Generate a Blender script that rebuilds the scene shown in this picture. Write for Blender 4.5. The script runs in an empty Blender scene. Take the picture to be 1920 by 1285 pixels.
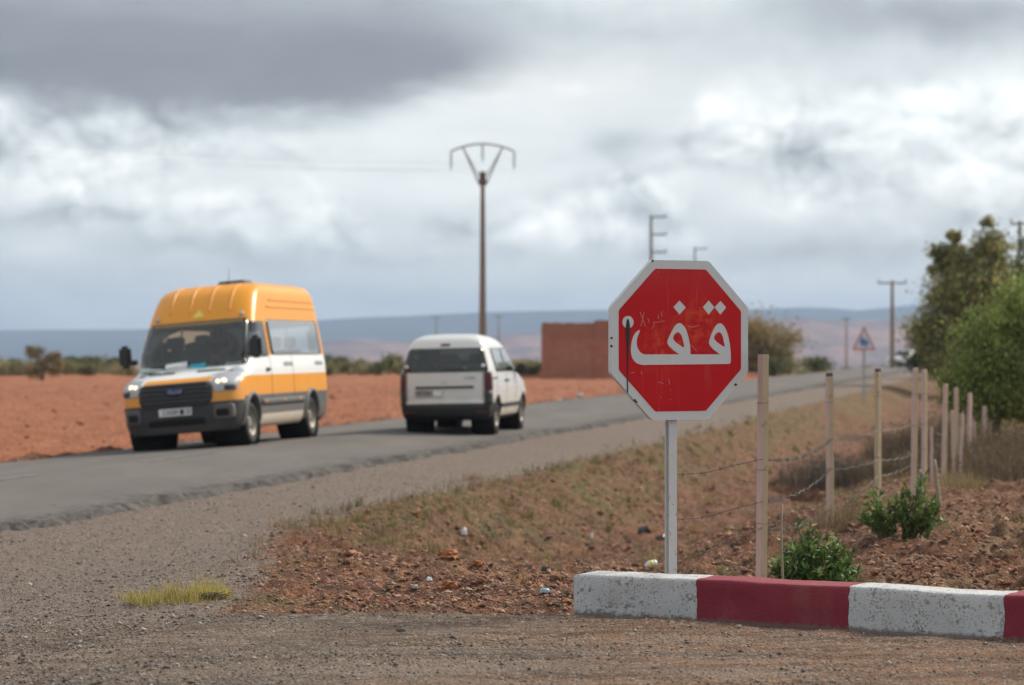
import bpy, bmesh, math, random
import numpy as np
from mathutils import Vector, Matrix, Euler
random.seed(7); RNG = np.random.default_rng(11)
sc = bpy.context.scene
COL = sc.collection
R = math.radians

# ------------------------------------------------------------------ camera
F = 85 / 36 * 1920            # focal length in pixels of the 1920 wide photograph
CZ = 1.65; HOR = 650.0        # eye height above the road, horizon row
cam = bpy.data.cameras.new('camera'); cam.lens = 85; cam.sensor_width = 36
cam.clip_start = 0.1; cam.clip_end = 40000
cam_o = bpy.data.objects.new('camera', cam); COL.objects.link(cam_o)
cam_o.location = (0, 0, CZ); cam_o.rotation_euler = (R(90) + math.atan(7.5 / F), 0, 0)
cam.dof.use_dof = True; cam.dof.focus_distance = 14.0; cam.dof.aperture_fstop = 2.7
sc.camera = cam_o
def P(u, v, z):
    Y = (CZ - z) * F / (v - HOR); return ((u - 960) / F * Y, Y, z)
def PY(u, v, Y):
    return ((u - 960) / F * Y, Y, CZ - (v - HOR) / F * Y)

sc.view_settings.view_transform = 'Standard'; sc.view_settings.look = 'None'
sc.view_settings.exposure = 0.60; sc.view_settings.gamma = 1.0
sc.view_settings.use_curve_mapping = False
sc.render.engine = 'CYCLES'
sc.cycles.use_denoising = True
sc.cycles.max_bounces = 8; sc.cycles.diffuse_bounces = 3; sc.cycles.glossy_bounces = 3
sc.cycles.transmission_bounces = 4; sc.cycles.transparent_max_bounces = 12; sc.cycles.volume_bounces = 0
sc.cycles.caustics_reflective = False; sc.cycles.caustics_refractive = False

# ------------------------------------------------------------------ node expression helper
class E:
    nt = None
    def __init__(s, sock): s.s = sock
    @staticmethod
    def m(op, *a, clamp=False):
        n = E.nt.nodes.new('ShaderNodeMath'); n.operation = op; n.use_clamp = clamp
        for i, x in enumerate(a):
            if isinstance(x, E): E.nt.links.new(x.s, n.inputs[i])
            else: n.inputs[i].default_value = x
        return E(n.outputs[0])
    def __add__(s, o): return E.m('ADD', s, o)
    __radd__ = __add__
    def __sub__(s, o): return E.m('SUBTRACT', s, o)
    def __rsub__(s, o): return E.m('SUBTRACT', o, s)
    def __mul__(s, o): return E.m('MULTIPLY', s, o)
    __rmul__ = __mul__
    def __truediv__(s, o): return E.m('DIVIDE', s, o)
    def __pow__(s, o): return E.m('POWER', s, o)
def e_clamp(x): return E.m('ADD', x, 0.0, clamp=True)
def e_sstep(a, b, x):
    n = E.nt.nodes.new('ShaderNodeMapRange'); n.interpolation_type = 'SMOOTHSTEP'
    E.nt.links.new(x.s, n.inputs[0]); n.inputs[1].default_value = a; n.inputs[2].default_value = b
    return E(n.outputs[0])
def e_vec(x, y, z):
    n = E.nt.nodes.new('ShaderNodeCombineXYZ')
    for i, k in enumerate((x, y, z)):
        if isinstance(k, E): E.nt.links.new(k.s, n.inputs[i])
        else: n.inputs[i].default_value = k
    return E(n.outputs[0])
def e_noise(vec, scale, detail=3, rough=.55, dist=0, out=0, dim='3D'):
    n = E.nt.nodes.new('ShaderNodeTexNoise'); n.noise_dimensions = dim
    if vec is not None: E.nt.links.new(vec.s, n.inputs['Vector'])
    n.inputs['Scale'].default_value = scale; n.inputs['Detail'].default_value = detail
    n.inputs['Roughness'].default_value = rough; n.inputs['Distortion'].default_value = dist
    return E(n.outputs[out])
def e_voro(vec, scale, feat='F1', out='Distance', rnd=1):
    n = E.nt.nodes.new('ShaderNodeTexVoronoi'); n.feature = feat
    if vec is not None: E.nt.links.new(vec.s, n.inputs['Vector'])
    n.inputs['Scale'].default_value = scale; n.inputs['Randomness'].default_value = rnd
    return E(n.outputs[out])
def e_ramp(x, stops, interp='LINEAR'):
    n = E.nt.nodes.new('ShaderNodeValToRGB'); n.color_ramp.interpolation = interp
    el = n.color_ramp.elements
    while len(el) < len(stops): el.new(0.5)
    for k, (p, c) in zip(el, stops):
        k.position = p; k.color = (*c, 1) if len(c) == 3 else c
    E.nt.links.new(x.s, n.inputs[0]); return E(n.outputs[0])
def e_mix(f, a, b, mode='MIX'):
    n = E.nt.nodes.new('ShaderNodeMix'); n.data_type = 'RGBA'; n.blend_type = mode; n.clamp_factor = True
    for i, k in ((0, f), (6, a), (7, b)):
        if isinstance(k, E): E.nt.links.new(k.s, n.inputs[i])
        elif i == 0: n.inputs[i].default_value = k
        else: n.inputs[i].default_value = (*k, 1)
    return E(n.outputs[2])
def e_attr(name, comp='Color'):
    n = E.nt.nodes.new('ShaderNodeAttribute'); n.attribute_name = name; return E(n.outputs[comp])
def e_sep(c):
    n = E.nt.nodes.new('ShaderNodeSeparateXYZ'); E.nt.links.new(c.s, n.inputs[0])
    return [E(n.outputs[i]) for i in range(3)]
def e_coord(kind='Object'):
    n = E.nt.nodes.new('ShaderNodeTexCoord'); return E(n.outputs[kind])
def e_scale(v, x, y, z):
    n = E.nt.nodes.new('ShaderNodeVectorMath'); n.operation = 'MULTIPLY'
    E.nt.links.new(v.s, n.inputs[0]); n.inputs[1].default_value = (x, y, z); return E(n.outputs[0])

# ------------------------------------------------------------------ sun and sky
SUN_EL = R(38); SUN_AZ = math.atan2(0.80, 0.60)        # from +Y towards +X: right of and beyond the sign
sd = Vector((math.sin(SUN_AZ) * math.cos(SUN_EL), math.cos(SUN_AZ) * math.cos(SUN_EL), math.sin(SUN_EL)))
sun = bpy.data.lights.new('sun', 'SUN'); sun.energy = 3.3; sun.angle = R(10); sun.color = (1.0, .92, .79)
sun_o = bpy.data.objects.new('sun', sun); COL.objects.link(sun_o)
sun_o.rotation_euler = (-sd).to_track_quat('-Z', 'Y').to_euler()

world = bpy.data.worlds.new('World'); sc.world = world; world.use_nodes = True
E.nt = world.node_tree; nt = world.node_tree
for n in list(nt.nodes): nt.nodes.remove(n)
sky = nt.nodes.new('ShaderNodeTexSky'); sky.sky_type = 'NISHITA'; sky.sun_disc = False
sky.sun_elevation = SUN_EL; sky.sun_rotation = SUN_AZ; sky.air_density = 1.0; sky.dust_density = 1.5
dx, dy, dz = e_sep(e_coord('Generated'))
U = E.m('ARCTAN2', dx, dy) * 4.533                     # one unit = 1000 photo pixels
V = E.m('ARCSINE', dz) * 4.533
def e_billow(vec, scale, detail, rough=.5, smooth=.35):
    n = E.nt.nodes.new('ShaderNodeTexVoronoi'); n.feature = 'F1'; n.voronoi_dimensions = '2D'; n.normalize = True
    E.nt.links.new(vec.s, n.inputs['Vector']); n.inputs['Scale'].default_value = scale; n.inputs['Detail'].default_value = detail
    n.inputs['Roughness'].default_value = rough; n.inputs['Lacunarity'].default_value = 2.1
    return 1 - E(n.outputs['Distance'])
wu = (e_noise(e_vec(U + 3.1, V * 1.3, 0), 3.0, 3, .55, dim='2D') - .5); wv = (e_noise(e_vec(U + 8.7, V * 1.3, 0), 3.0, 3, .55, dim='2D') - .5)
Uw = U + wu * .16; Vw = V + wv * .10
big = e_noise(e_vec(U + 1.3, V * 1.8, 0), 1.3, 3, .5, dim='2D')                # broad layers
str_ = e_noise(e_vec(Uw * .55 + 6.1, Vw * 2.2, 0), 4.0, 4, .55, dim='2D')      # flat layered cloud
fine = e_noise(e_vec(U + 2.2, V * 1.3, 0), 9.0, 4, .6, dim='2D')
puff = e_billow(e_vec(Uw, Vw * 1.35, 4.4), 4.2, 3.0)             # heaped cloud tops
puff2 = e_billow(e_vec(Uw + .014, Vw * 1.35 + .040, 4.4), 4.2, 3.0)
cov = e_noise(e_vec(Uw + 9.9, Vw * 1.6, 0), 2.3, 2, .5, dim='2D')
def blob(u, v, su, sv):
    a = (Uw - (u - 960) / 1000) / (su / 1000); b = (Vw - (650 - v) / 1000) / (sv / 1000)
    return E.m('EXPONENT', (a * a + b * b) * -1.0)
cmask = e_sstep(.12, .24, V) * (1 - e_sstep(.42, .52, V) * .85) * e_sstep(.36, .56, cov)
lum = .60 + (big - .5) * .22 + (str_ - .5) * .24 + (fine - .5) * .05
lum = lum + cmask * ((puff - puff2) * 1.3 + (puff - .66) * .7)
for (u, v, su, sv, a) in [(1020, 165, 260, 50, .16), (800, 250, 380, 45, .20), (1760, 300, 170, 75, .26), (1800, 175, 170, 30, .20), (1135, 272, 75, 40, -.22),
                          (880, 350, 200, 50, .16), (560, 340, 90, 40, .16), (300, 310, 170, 50, .10), (1730, 45, 300, 50, -.34), (1240, 70, 420, 60, -.12), (930, 30, 200, 40, -.10),
                          (1400, 260, 120, 50, .10), (1450, 370, 70, 45, .18), (1230, 340, 90, 40, .16), (90, 470, 60, 28, .12),
                          (660, 475, 260, 26, -.15), (1500, 462, 420, 36, -.20), (180, 415, 260, 20, -.12), (1050, 445, 120, 40, .10), (60, 60, 120, 60, .04)]:
    lum = lum + blob(u, v, su, sv) * (a * .75 if a > 0 else a)
edge_v = .405 + E.m('ABSOLUTE', U + .55) * .16 + (str_ - .5) * .10 + (puff - .6) * .05     # ragged lower edge of the dark deck
dm = e_sstep(-.05, .05, V - edge_v) * (1 - e_sstep(-.30, .10, U + (big - .5) * .6 + (V - .45) * -.5)) * e_sstep(-1.9, -1.4, U)
deck = .165 + (big - .5) * .16 + (str_ - .5) * .14 + (fine - .5) * .04 + e_sstep(.52, .70, V) * .14
lum = lum + dm * (deck - lum) * .93
low = 1 - e_sstep(.03, .21, V)                         # veil towards the horizon
lum = lum + low * (.45 + (str_ - .5) * .46 + (big - .5) * .12 - lum) * .85
colr = e_ramp(lum, [(.0, (.10, .103, .115)), (.22, (.205, .208, .232)), (.36, (.335, .352, .368)), (.50, (.472, .508, .518)),
                    (.66, (.640, .670, .668)), (.80, (.78, .803, .79)), (1.0, (.98, .98, .965))])
warm = blob(1000, 150, 300, 55)
colr = e_mix(warm * .6, colr, e_mix(1.0, colr, (1.05, .985, .96), 'MULTIPLY'))
bg1 = nt.nodes.new('ShaderNodeBackground'); nt.links.new(sky.outputs[0], bg1.inputs[0]); bg1.inputs[1].default_value = .10
bg2 = nt.nodes.new('ShaderNodeBackground'); nt.links.new(colr.s, bg2.inputs[0]); bg2.inputs[1].default_value = .92
mx = nt.nodes.new('ShaderNodeMixShader'); mx.inputs[0].default_value = .90
nt.links.new(bg1.outputs[0], mx.inputs[1]); nt.links.new(bg2.outputs[0], mx.inputs[2])
wo = nt.nodes.new('ShaderNodeOutputWorld'); nt.links.new(mx.outputs[0], wo.inputs[0])
world.cycles.sampling_method = 'MANUAL'; world.cycles.sample_map_resolution = 512

# ------------------------------------------------------------------ materials
def new_mat(name):
    m = bpy.data.materials.new(name); m.use_nodes = True; E.nt = m.node_tree
    return m, m.node_tree.nodes['Principled BSDF']
def link(e, sock): E.nt.links.new(e.s, sock)
def bump(b, h, strength, dist):
    n = E.nt.nodes.new('ShaderNodeBump'); n.inputs['Strength'].default_value = strength; n.inputs['Distance'].default_value = dist
    link(h, n.inputs['Height']); E.nt.links.new(n.outputs[0], b.inputs['Normal'])
def mat(name, col, rough=.6, metal=0, var=.15, scale=8, bmp=0, dirt=None, dirt_z=None, coat=0, spec=.5, emit=None, es=0):
    m, b = new_mat(name)
    b.inputs['Roughness'].default_value = rough; b.inputs['Metallic'].default_value = metal
    b.inputs['Specular IOR Level'].default_value = spec; b.inputs['Coat Weight'].default_value = coat
    co = e_coord()
    n = e_noise(co, scale, 5, .6)
    c = e_mix(n, tuple(x * (1 - var) for x in col), tuple(min(1, x * (1 + var)) for x in col))
    if dirt is not None:
        z = e_sep(co)[2]
        k = e_clamp((1 - e_sstep(dirt_z[0], dirt_z[1], z + (e_noise(co, 3, 4) - .5) * .35)) * dirt_z[2])
        c = e_mix(k, c, dirt); link(k * .5 + rough, b.inputs['Roughness'])
    link(c, b.inputs['Base Color'])
    if bmp: bump(b, e_noise(co, scale * 4, 4, .6), bmp, .01)
    if emit:
        b.inputs['Emission Color'].default_value = (*emit, 1); b.inputs['Emission Strength'].default_value = es
    return m
def leaf_mat(name, rough=.55, trans=.25):
    m, b = new_mat(name); b.inputs['Roughness'].default_value = rough
    c = e_attr('col'); link(c, b.inputs['Base Color'])
    b.inputs['Specular IOR Level'].default_value = .35
    t = E.nt.nodes.new('ShaderNodeBsdfTranslucent'); link(c, t.inputs[0])
    x = E.nt.nodes.new('ShaderNodeMixShader'); x.inputs[0].default_value = trans
    E.nt.links.new(b.outputs[0], x.inputs[1]); E.nt.links.new(t.outputs[0], x.inputs[2])
    E.nt.links.new(x.outputs[0], E.nt.nodes['Material Output'].inputs[0]); return m
def attr_mat(name, rough=.85):
    m, b = new_mat(name); b.inputs['Roughness'].default_value = rough
    co = e_coord(); n = e_noise(co, 60, 3)
    link(e_mix(1.0, e_attr('col'), e_mix(n, (.75, .75, .75), (1.2, 1.2, 1.2)), 'MULTIPLY'), b.inputs['Base Color']); return m
def glass_mat(name, tint, refl=.14):
    m = bpy.data.materials.new(name); m.use_nodes = True; E.nt = m.node_tree; nt = m.node_tree
    nt.nodes.remove(nt.nodes['Principled BSDF'])
    t = nt.nodes.new('ShaderNodeBsdfTransparent'); t.inputs[0].default_value = (*tint, 1)
    g = nt.nodes.new('ShaderNodeBsdfGlossy'); g.inputs['Roughness'].default_value = .03; g.inputs[0].default_value = (1, 1, 1, 1)
    f = nt.nodes.new('ShaderNodeFresnel'); f.inputs[0].default_value = 1.52
    k = e_clamp(E(f.outputs[0]) * (1 - refl) + refl)
    x = nt.nodes.new('ShaderNodeMixShader'); link(k, x.inputs[0])
    nt.links.new(t.outputs[0], x.inputs[1]); nt.links.new(g.outputs[0], x.inputs[2])
    nt.links.new(x.outputs[0], nt.nodes['Material Output'].inputs[0]); return m

# ------------------------------------------------------------------ noise in numpy
def _h(ix, iy, s):
    n = (ix * 374761393 + iy * 668265263 + s * 1442695041) & 0xffffffff
    n = ((n ^ (n >> 13)) * 1274126177) & 0xffffffff
    return ((n ^ (n >> 16)) & 0xffff) / 65535.0
def vnoise(x, y, s=0):
    x = np.asarray(x, float); y = np.asarray(y, float)
    ix = np.floor(x).astype(np.int64); iy = np.floor(y).astype(np.int64)
    fx = x - ix; fy = y - iy; fx = fx * fx * fx * (fx * (fx * 6 - 15) + 10); fy = fy * fy * fy * (fy * (fy * 6 - 15) + 10)
    a = _h(ix, iy, s); b = _h(ix + 1, iy, s); c = _h(ix, iy + 1, s); d = _h(ix + 1, iy + 1, s)
    return (a + (b - a) * fx) * (1 - fy) + (c + (d - c) * fx) * fy
def fbm(x, y, o=4, s=0, g=.5):
    t = 0; a = 1; n = 0
    for i in range(o):
        t = t + a * (vnoise(x * 2 ** i + 17.3 * i, y * 2 ** i - 9.1 * i, s + i) - .5); n += a; a *= g
    return t / n
def sstep(a, b, x):
    t = np.clip((np.asarray(x, float) - a) / (b - a), 0, 1); return t * t * (3 - 2 * t)

# ------------------------------------------------------------------ object helpers
def put(o, parent=None):
    COL.objects.link(o)
    if parent is not None: o.parent = parent
    return o
def tag(o, label=None, cat=None, group=None, kind=None):
    if label: o['label'] = label
    if cat: o['category'] = cat
    if group: o['group'] = group
    if kind: o['kind'] = kind
    return o
def empty(name, loc=(0, 0, 0), rot=(0, 0, 0)):
    o = bpy.data.objects.new(name, None); o.location = loc; o.rotation_euler = rot; o.empty_display_size = .1
    return put(o)
def np_mesh(name, V, Fq, mats, parent=None, attrs=None, smooth=False, midx=None):
    V = np.asarray(V, np.float32); Fq = np.asarray(Fq, np.int32); k = Fq.shape[1]
    me = bpy.data.meshes.new(name); me.vertices.add(len(V)); me.vertices.foreach_set('co', V.ravel())
    me.loops.add(Fq.size); me.loops.foreach_set('vertex_index', Fq.ravel())
    me.polygons.add(len(Fq)); me.polygons.foreach_set('loop_start', np.arange(0, Fq.size, k, dtype=np.int32))
    me.polygons.foreach_set('loop_total', np.full(len(Fq), k, np.int32))
    if smooth: me.polygons.foreach_set('use_smooth', np.ones(len(Fq), bool))
    if midx is not None: me.polygons.foreach_set('material_index', np.asarray(midx, np.int32))
    me.update(calc_edges=True)
    for an, av in (attrs or {}).items():
        at = me.attributes.new(an, 'FLOAT_COLOR', 'POINT')
        c = np.ones((len(V), 4), np.float32); c[:, :3] = av; at.data.foreach_set('color', c.ravel())
    for m in (mats if isinstance(mats, (list, tuple)) else [mats]): me.materials.append(m)
    return put(bpy.data.objects.new(name, me), parent)
class MB:
    def __init__(s): s.v = []; s.f = []; s.mi = []
    def add(s, vs, fs, mi=0):
        o = len(s.v); s.v += [tuple(p) for p in vs]; s.f += [tuple(i + o for i in f) for f in fs]; s.mi += [mi] * len(fs); return s
    def box(s, c, d, rot=None, mi=0, taper=1.0):
        x, y, z = d[0] / 2, d[1] / 2, d[2] / 2
        vs = [Vector((sx * x * (taper if sz > 0 else 1), sy * y * (taper if sz > 0 else 1), sz * z)) for sz in (-1, 1) for sx, sy in ((-1, -1), (1, -1), (1, 1), (-1, 1))]
        if rot is not None: M = Euler(rot).to_matrix(); vs = [M @ v for v in vs]
        vs = [v + Vector(c) for v in vs]
        return s.add(vs, [(3, 2, 1, 0), (4, 5, 6, 7), (0, 1, 5, 4), (1, 2, 6, 5), (2, 3, 7, 6), (3, 0, 4, 7)], mi)
    def tube(s, pts, rad, seg=8, cap=True, mi=0):
        pts = [Vector(p) for p in pts]
        if not isinstance(rad, (list, tuple)): rad = [rad] * len(pts)
        vs = []; fs = []; up = None
        for i, p in enumerate(pts):
            t = (pts[min(i + 1, len(pts) - 1)] - pts[max(i - 1, 0)]).normalized()
            if up is None: up = t.orthogonal().normalized()
            up = (up - t * up.dot(t))
            up = up.normalized() if up.length > 1e-6 else t.orthogonal().normalized()
            b = t.cross(up)
            for k in range(seg):
                a = 2 * math.pi * k / seg; vs.append(p + (up * math.cos(a) + b * math.sin(a)) * rad[i])
        for i in range(len(pts) - 1):
            for k in range(seg):
                k2 = (k + 1) % seg; fs.append((i * seg + k, i * seg + k2, (i + 1) * seg + k2, (i + 1) * seg + k))
        if cap:
            fs.append(tuple(range(seg - 1, -1, -1))); fs.append(tuple((len(pts) - 1) * seg + k for k in range(seg)))
        return s.add(vs, fs, mi)
    def lathe(s, prof, seg=24, axis='z', c=(0, 0, 0), mi=0):
        vs = []; fs = []; n = len(prof)
        for k in range(seg):
            a = 2 * math.pi * k / seg; ca, sa = math.cos(a), math.sin(a)
            for r, h in prof:
                p = {'z': (r * ca, r * sa, h), 'y': (r * ca, h, r * sa), 'x': (h, r * ca, r * sa)}[axis]
                vs.append((p[0] + c[0], p[1] + c[1], p[2] + c[2]))
        for k in range(seg):
            k2 = (k + 1) % seg
            for i in range(n - 1): fs.append((k * n + i, k * n + i + 1, k2 * n + i + 1, k2 * n + i))
        return s.add(vs, fs, mi)
    def prism(s, poly, y0, y1, mi=0, M=None):           # polygon in x,z extruded along y
        n = len(poly); vs = [(x, y0, z) for x, z in poly] + [(x, y1, z) for x, z in poly]
        if M is not None: vs = [M @ Vector(v) for v in vs]
        fs = [tuple(range(n)), tuple(range(2 * n - 1, n - 1, -1))] + [(i, n + i, n + (i + 1) % n, (i + 1) % n) for i in range(n)]
        return s.add(vs, fs, mi)
    def build(s, name, mats, parent=None, smooth=False, bevel=0, loc=None):
        me = bpy.data.meshes.new(name); me.from_pydata(s.v, [], s.f)
        for m in (mats if isinstance(mats, (list, tuple)) else [mats]): me.materials.append(m)
        if any(s.mi): me.polygons.foreach_set('material_index', s.mi)
        bm = bmesh.new(); bm.from_mesh(me); bmesh.ops.recalc_face_normals(bm, faces=bm.faces[:])
        if bevel: bmesh.ops.bevel(bm, geom=[e for e in bm.edges if len(e.link_faces) == 2 and e.calc_face_angle(0) > .6], offset=bevel, segments=2, affect='EDGES')
        bm.to_mesh(me); bm.free()
        if smooth: me.polygons.foreach_set('use_smooth', [True] * len(me.polygons))
        o = bpy.data.objects.new(name, me)
        if loc is not None: o.location = loc
        return put(o, parent)
def copy_tree(o, parent=None):
    c = o.copy(); COL.objects.link(c); c.parent = parent
    for ch in list(o.children): copy_tree(ch, c)
    return c
def text_mesh(txt, size, name, m, parent, M, shear=0, extrude=.002, sx=1.0):
    cu = bpy.data.curves.new(name, 'FONT'); cu.body = txt; cu.size = size; cu.align_x = 'CENTER'; cu.align_y = 'CENTER'; cu.shear = shear
    cu.extrude = extrude; cu.resolution_u = 3
    t = bpy.data.objects.new(name, cu); COL.objects.link(t)
    me = bpy.data.meshes.new_from_object(t.evaluated_get(bpy.context.evaluated_depsgraph_get()))
    bpy.data.objects.remove(t); bpy.data.curves.remove(cu)
    me.transform(M @ Matrix.Diagonal((sx, 1, 1, 1))); me.name = name; me.materials.clear(); me.materials.append(m)
    return put(bpy.data.objects.new(name, me), parent)
def curve_fill(name, loops, depth, m, parent, M, z0=0):
    cu = bpy.data.curves.new(name, 'CURVE'); cu.dimensions = '2D'; cu.fill_mode = 'BOTH'; cu.extrude = depth / 2
    for lp in loops:
        sp = cu.splines.new('POLY'); sp.points.add(len(lp) - 1); sp.use_cyclic_u = True
        for q, (x, y) in zip(sp.points, lp): q.co = (x, y, 0, 1)
    t = bpy.data.objects.new(name, cu); COL.objects.link(t)
    me = bpy.data.meshes.new_from_object(t.evaluated_get(bpy.context.evaluated_depsgraph_get()))
    bpy.data.objects.remove(t); bpy.data.curves.remove(cu)
    me.transform(M @ Matrix.Translation((0, 0, z0))); me.name = name; me.materials.clear(); me.materials.append(m)
    return put(bpy.data.objects.new(name, me), parent)
def smooth_loop(pts, n=6):                                # closed Catmull-Rom
    out = []; N = len(pts)
    for i in range(N):
        p0, p1, p2, p3 = (np.array(pts[(i + k) % N], float) for k in (-1, 0, 1, 2))
        for t in np.linspace(0, 1, n, endpoint=False):
            out.append(tuple(.5 * (2 * p1 + (p2 - p0) * t + (2 * p0 - 5 * p1 + 4 * p2 - p3) * t * t + (3 * p1 - p0 - 3 * p2 + p3) * t ** 3)))
    return out
# ================================================================== terrain
TX, TY = .2158, .9764                                     # road direction
NX_, NY_ = .9764, -.2158                                  # to the right across the road
XR0 = -9.67
def c_of(X, Y): return (np.asarray(X, float) - XR0 - .221 * np.asarray(Y, float)) * .9765     # metres right of the road's right edge
def t_of(X, Y): return (np.asarray(X, float) - XR0) * TX + np.asarray(Y, float) * TY
def ct(c, t):                                             # back to X, Y
    return XR0 + t * TX + c * NX_, t * TY + c * NY_
ROAD_L = -6.5; CROWN = -2.8
KX, KY = .34, 13.74; KD = Vector((.875, -.484, 0)); KN = Vector((.484, .875, 0))               # kerb front line
def a_of(X, Y): return np.maximum(np.asarray(X, float) - KX, 0) * KN.x + (np.asarray(Y, float) - KY) * KN.y
def road_z(c):
    c = np.asarray(c, float)
    return .05 - np.where(c < CROWN, (CROWN - c) * .058, (c - CROWN) * .03)
def zones(X, Y):
    c = c_of(X, Y); a = a_of(X, Y); t = t_of(X, Y)
    wob = fbm(X * .55, Y * .55, 4, 3) * 1.3
    ws = 2.2 + 2.7 * (1 - sstep(12.5, 25, Y)) + wob * .5
    sh = sstep(-.3, .0, c) * (1 - sstep(ws - .5, ws + .5, c + wob * .4))
    track = 1 - sstep(-.22, .14, a + wob * .10 - 1.5 * (1 - sstep(-1.2, 3.2, c + 0 * a)))
    track = np.where(Y < -20, 0, track)
    field = 1 - sstep(ROAD_L - .9, ROAD_L - .3, c + wob * .25)
    return c, a, t, ws, sh, track, field
def ground_z(X, Y, detail=True):
    X = np.asarray(X, float); Y = np.asarray(Y, float)
    c, a, t, ws, sh, track, field = zones(X, Y)
    zr = np.interp(Y, [8, 14, 22, 30, 36, 41, 60, 100, 160], [.15, .15, .10, -.10, -.33, -.42, -.35, -.15, -.12])
    zs = -.10 - .02 * np.clip(c, 0, 4)
    base = zs + (zr - zs) * np.where(Y < 30, sstep(ws - 1.2 - 2.6 * (1 - sstep(15, 22, Y)), ws + .6 + 4.4 * sstep(15, 26, Y), c), sstep(ws - 1.2, ws + 5.0, c))
    q = c - ws
    dd = (.10 + .60 * sstep(.8, 13, a)) * (1 - sstep(90, 150, Y))
    D = sstep(-.1, 2.0, q) * (1 - sstep(3.0, 5.4, q))
    z = base - dd * D * (1 - track)
    z = z + np.clip(c - 9, 0, 30) * .035 * sstep(26, 40, Y) * (1 - sstep(110, 160, Y))
    # eroded gully
    gx0, gy0, gx1, gy1 = 5.0, 45.0, 6.2, 38.6
    L = math.hypot(gx1 - gx0, gy1 - gy0); gt = np.clip(((X - gx0) * (gx1 - gx0) + (Y - gy0) * (gy1 - gy0)) / L ** 2, 0, 1)
    gd = np.hypot(X - gx0 - gt * (gx1 - gx0), Y - gy0 - gt * (gy1 - gy0))
    z = z - .6 * (1 - sstep(.15, .55, gd + fbm(X * 2, Y * 2, 3, 21) * .5))
    left = -.30 - .12 * sstep(ROAD_L - .5, ROAD_L - 1.6, c) * 1.0
    lf = 1 - sstep(ROAD_L - .4, ROAD_L + .1, c)
    z = z * (1 - lf) + left * lf
    inroad = sstep(ROAD_L - .05, ROAD_L + .15, c) * (1 - sstep(-.25, -.1, c))
    z = np.where(inroad > 0, z * (1 - inroad) + (road_z(c) - .12) * inroad, z)
    z = z - np.clip(Y - 195, 0, 1900) * .032               # the plateau falls away to a wide valley
    if detail:
        rough = (1 - inroad) * (1 - track) * (1 - sh)
        rz = sstep(7.9, 9.0, c) * (1 - field) * sstep(.1, .8, a)
        z = z + rz * (np.abs(fbm(X * 7, Y * 7, 4, 19, .7)) * .22 - .04)
        nf = 1 - sstep(60, 140, Y)
        z = z + rough * (fbm(X * .8, Y * .8, 5, 5, .55) * .26 + fbm(X * 4, Y * 4, 4, 9, .65) * .15 + (.12 - np.abs(fbm(X * 2.3, Y * 2.3, 4, 23, .6)) * .9) * .22) * (1 + 1.1 * sstep(8.2, 9.5, c) * (1 - field)) * (.6 + .4 * sstep(.2, 1.5, a))
        z = z + field * (1 - inroad) * (fbm(X * 2.2, Y * 1.4, 4, 31, .6) * .12 + .04 * np.sin(c * 4.2 + fbm(X * .6, Y * .6, 2, 8) * 3)) * (.6 + .4 * nf)
        z = z + (1 - inroad) * sh * fbm(X * 6, Y * 6, 4, 12, .65) * .035
        z = z + track * (fbm(X * 1.6, Y * 5, 4, 14, .6) * .045 + fbm(X * 9, Y * 9, 3, 15) * .02)
        z = z + .22 * np.exp(-((Y - 158 - 6 * fbm(X * .1, Y * 0, 2, 40)) / 3.0) ** 2) * field * (.7 + fbm(X * .3, Y * .3, 3, 2))
    return z
def gz(x, y): return float(ground_z(np.array([x]), np.array([y]))[0])

def axis(core0, core1, step, far0, far1, g):
    a = list(np.arange(core0, core1 + 1e-6, step)); s = step
    while a[-1] < far1: s *= g; a.append(a[-1] + s)
    b = []; x = core0; s = step
    while x > far0: s *= g; x -= s; b.append(x)
    return np.array(b[::-1] + a)
xs = axis(-6.5, 6.5, .05, -9000, 9000, 1.06)
ys = [9.0]
while ys[-1] < 9000: ys.append(ys[-1] + max(.042, ys[-1] ** 2 / 10500))
b = []; y = 9.0; s = .045
while y > -400: s *= 1.12; y -= s; b.append(y)
ys = np.array(b[::-1] + ys)
GX, GY = np.meshgrid(xs, ys)
GZ = ground_z(GX, GY)
c, a, t, ws, sh, track, field = zones(GX, GY)
nx, ny = len(xs), len(ys)
idx = np.arange(nx * ny).reshape(ny, nx)
Fq = np.stack([idx[:-1, :-1], idx[:-1, 1:], idx[1:, 1:], idx[1:, :-1]], -1).reshape(-1, 4)
q = c - ws
grass = np.clip((sstep(-.6, .2, q) * (1 - sstep(.8, 2.2, q)) * sstep(20, 28, GY) * .45 + .0 * sstep(3, 5, c)) * (1 - track) + fbm(GX * .7, GY * .7, 4, 61) * .9 * sstep(1.5, 3, c) * (1 - track), 0, 1) * (1 - field)
valley = sstep(230, 900, GY)
zone = np.stack([sh * (1 - track * .6), track, grass], -1).reshape(-1, 3)
zone2 = np.stack([field, sstep(7.8, 9.2, c) * (1 - field), valley], -1).reshape(-1, 3)

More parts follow.
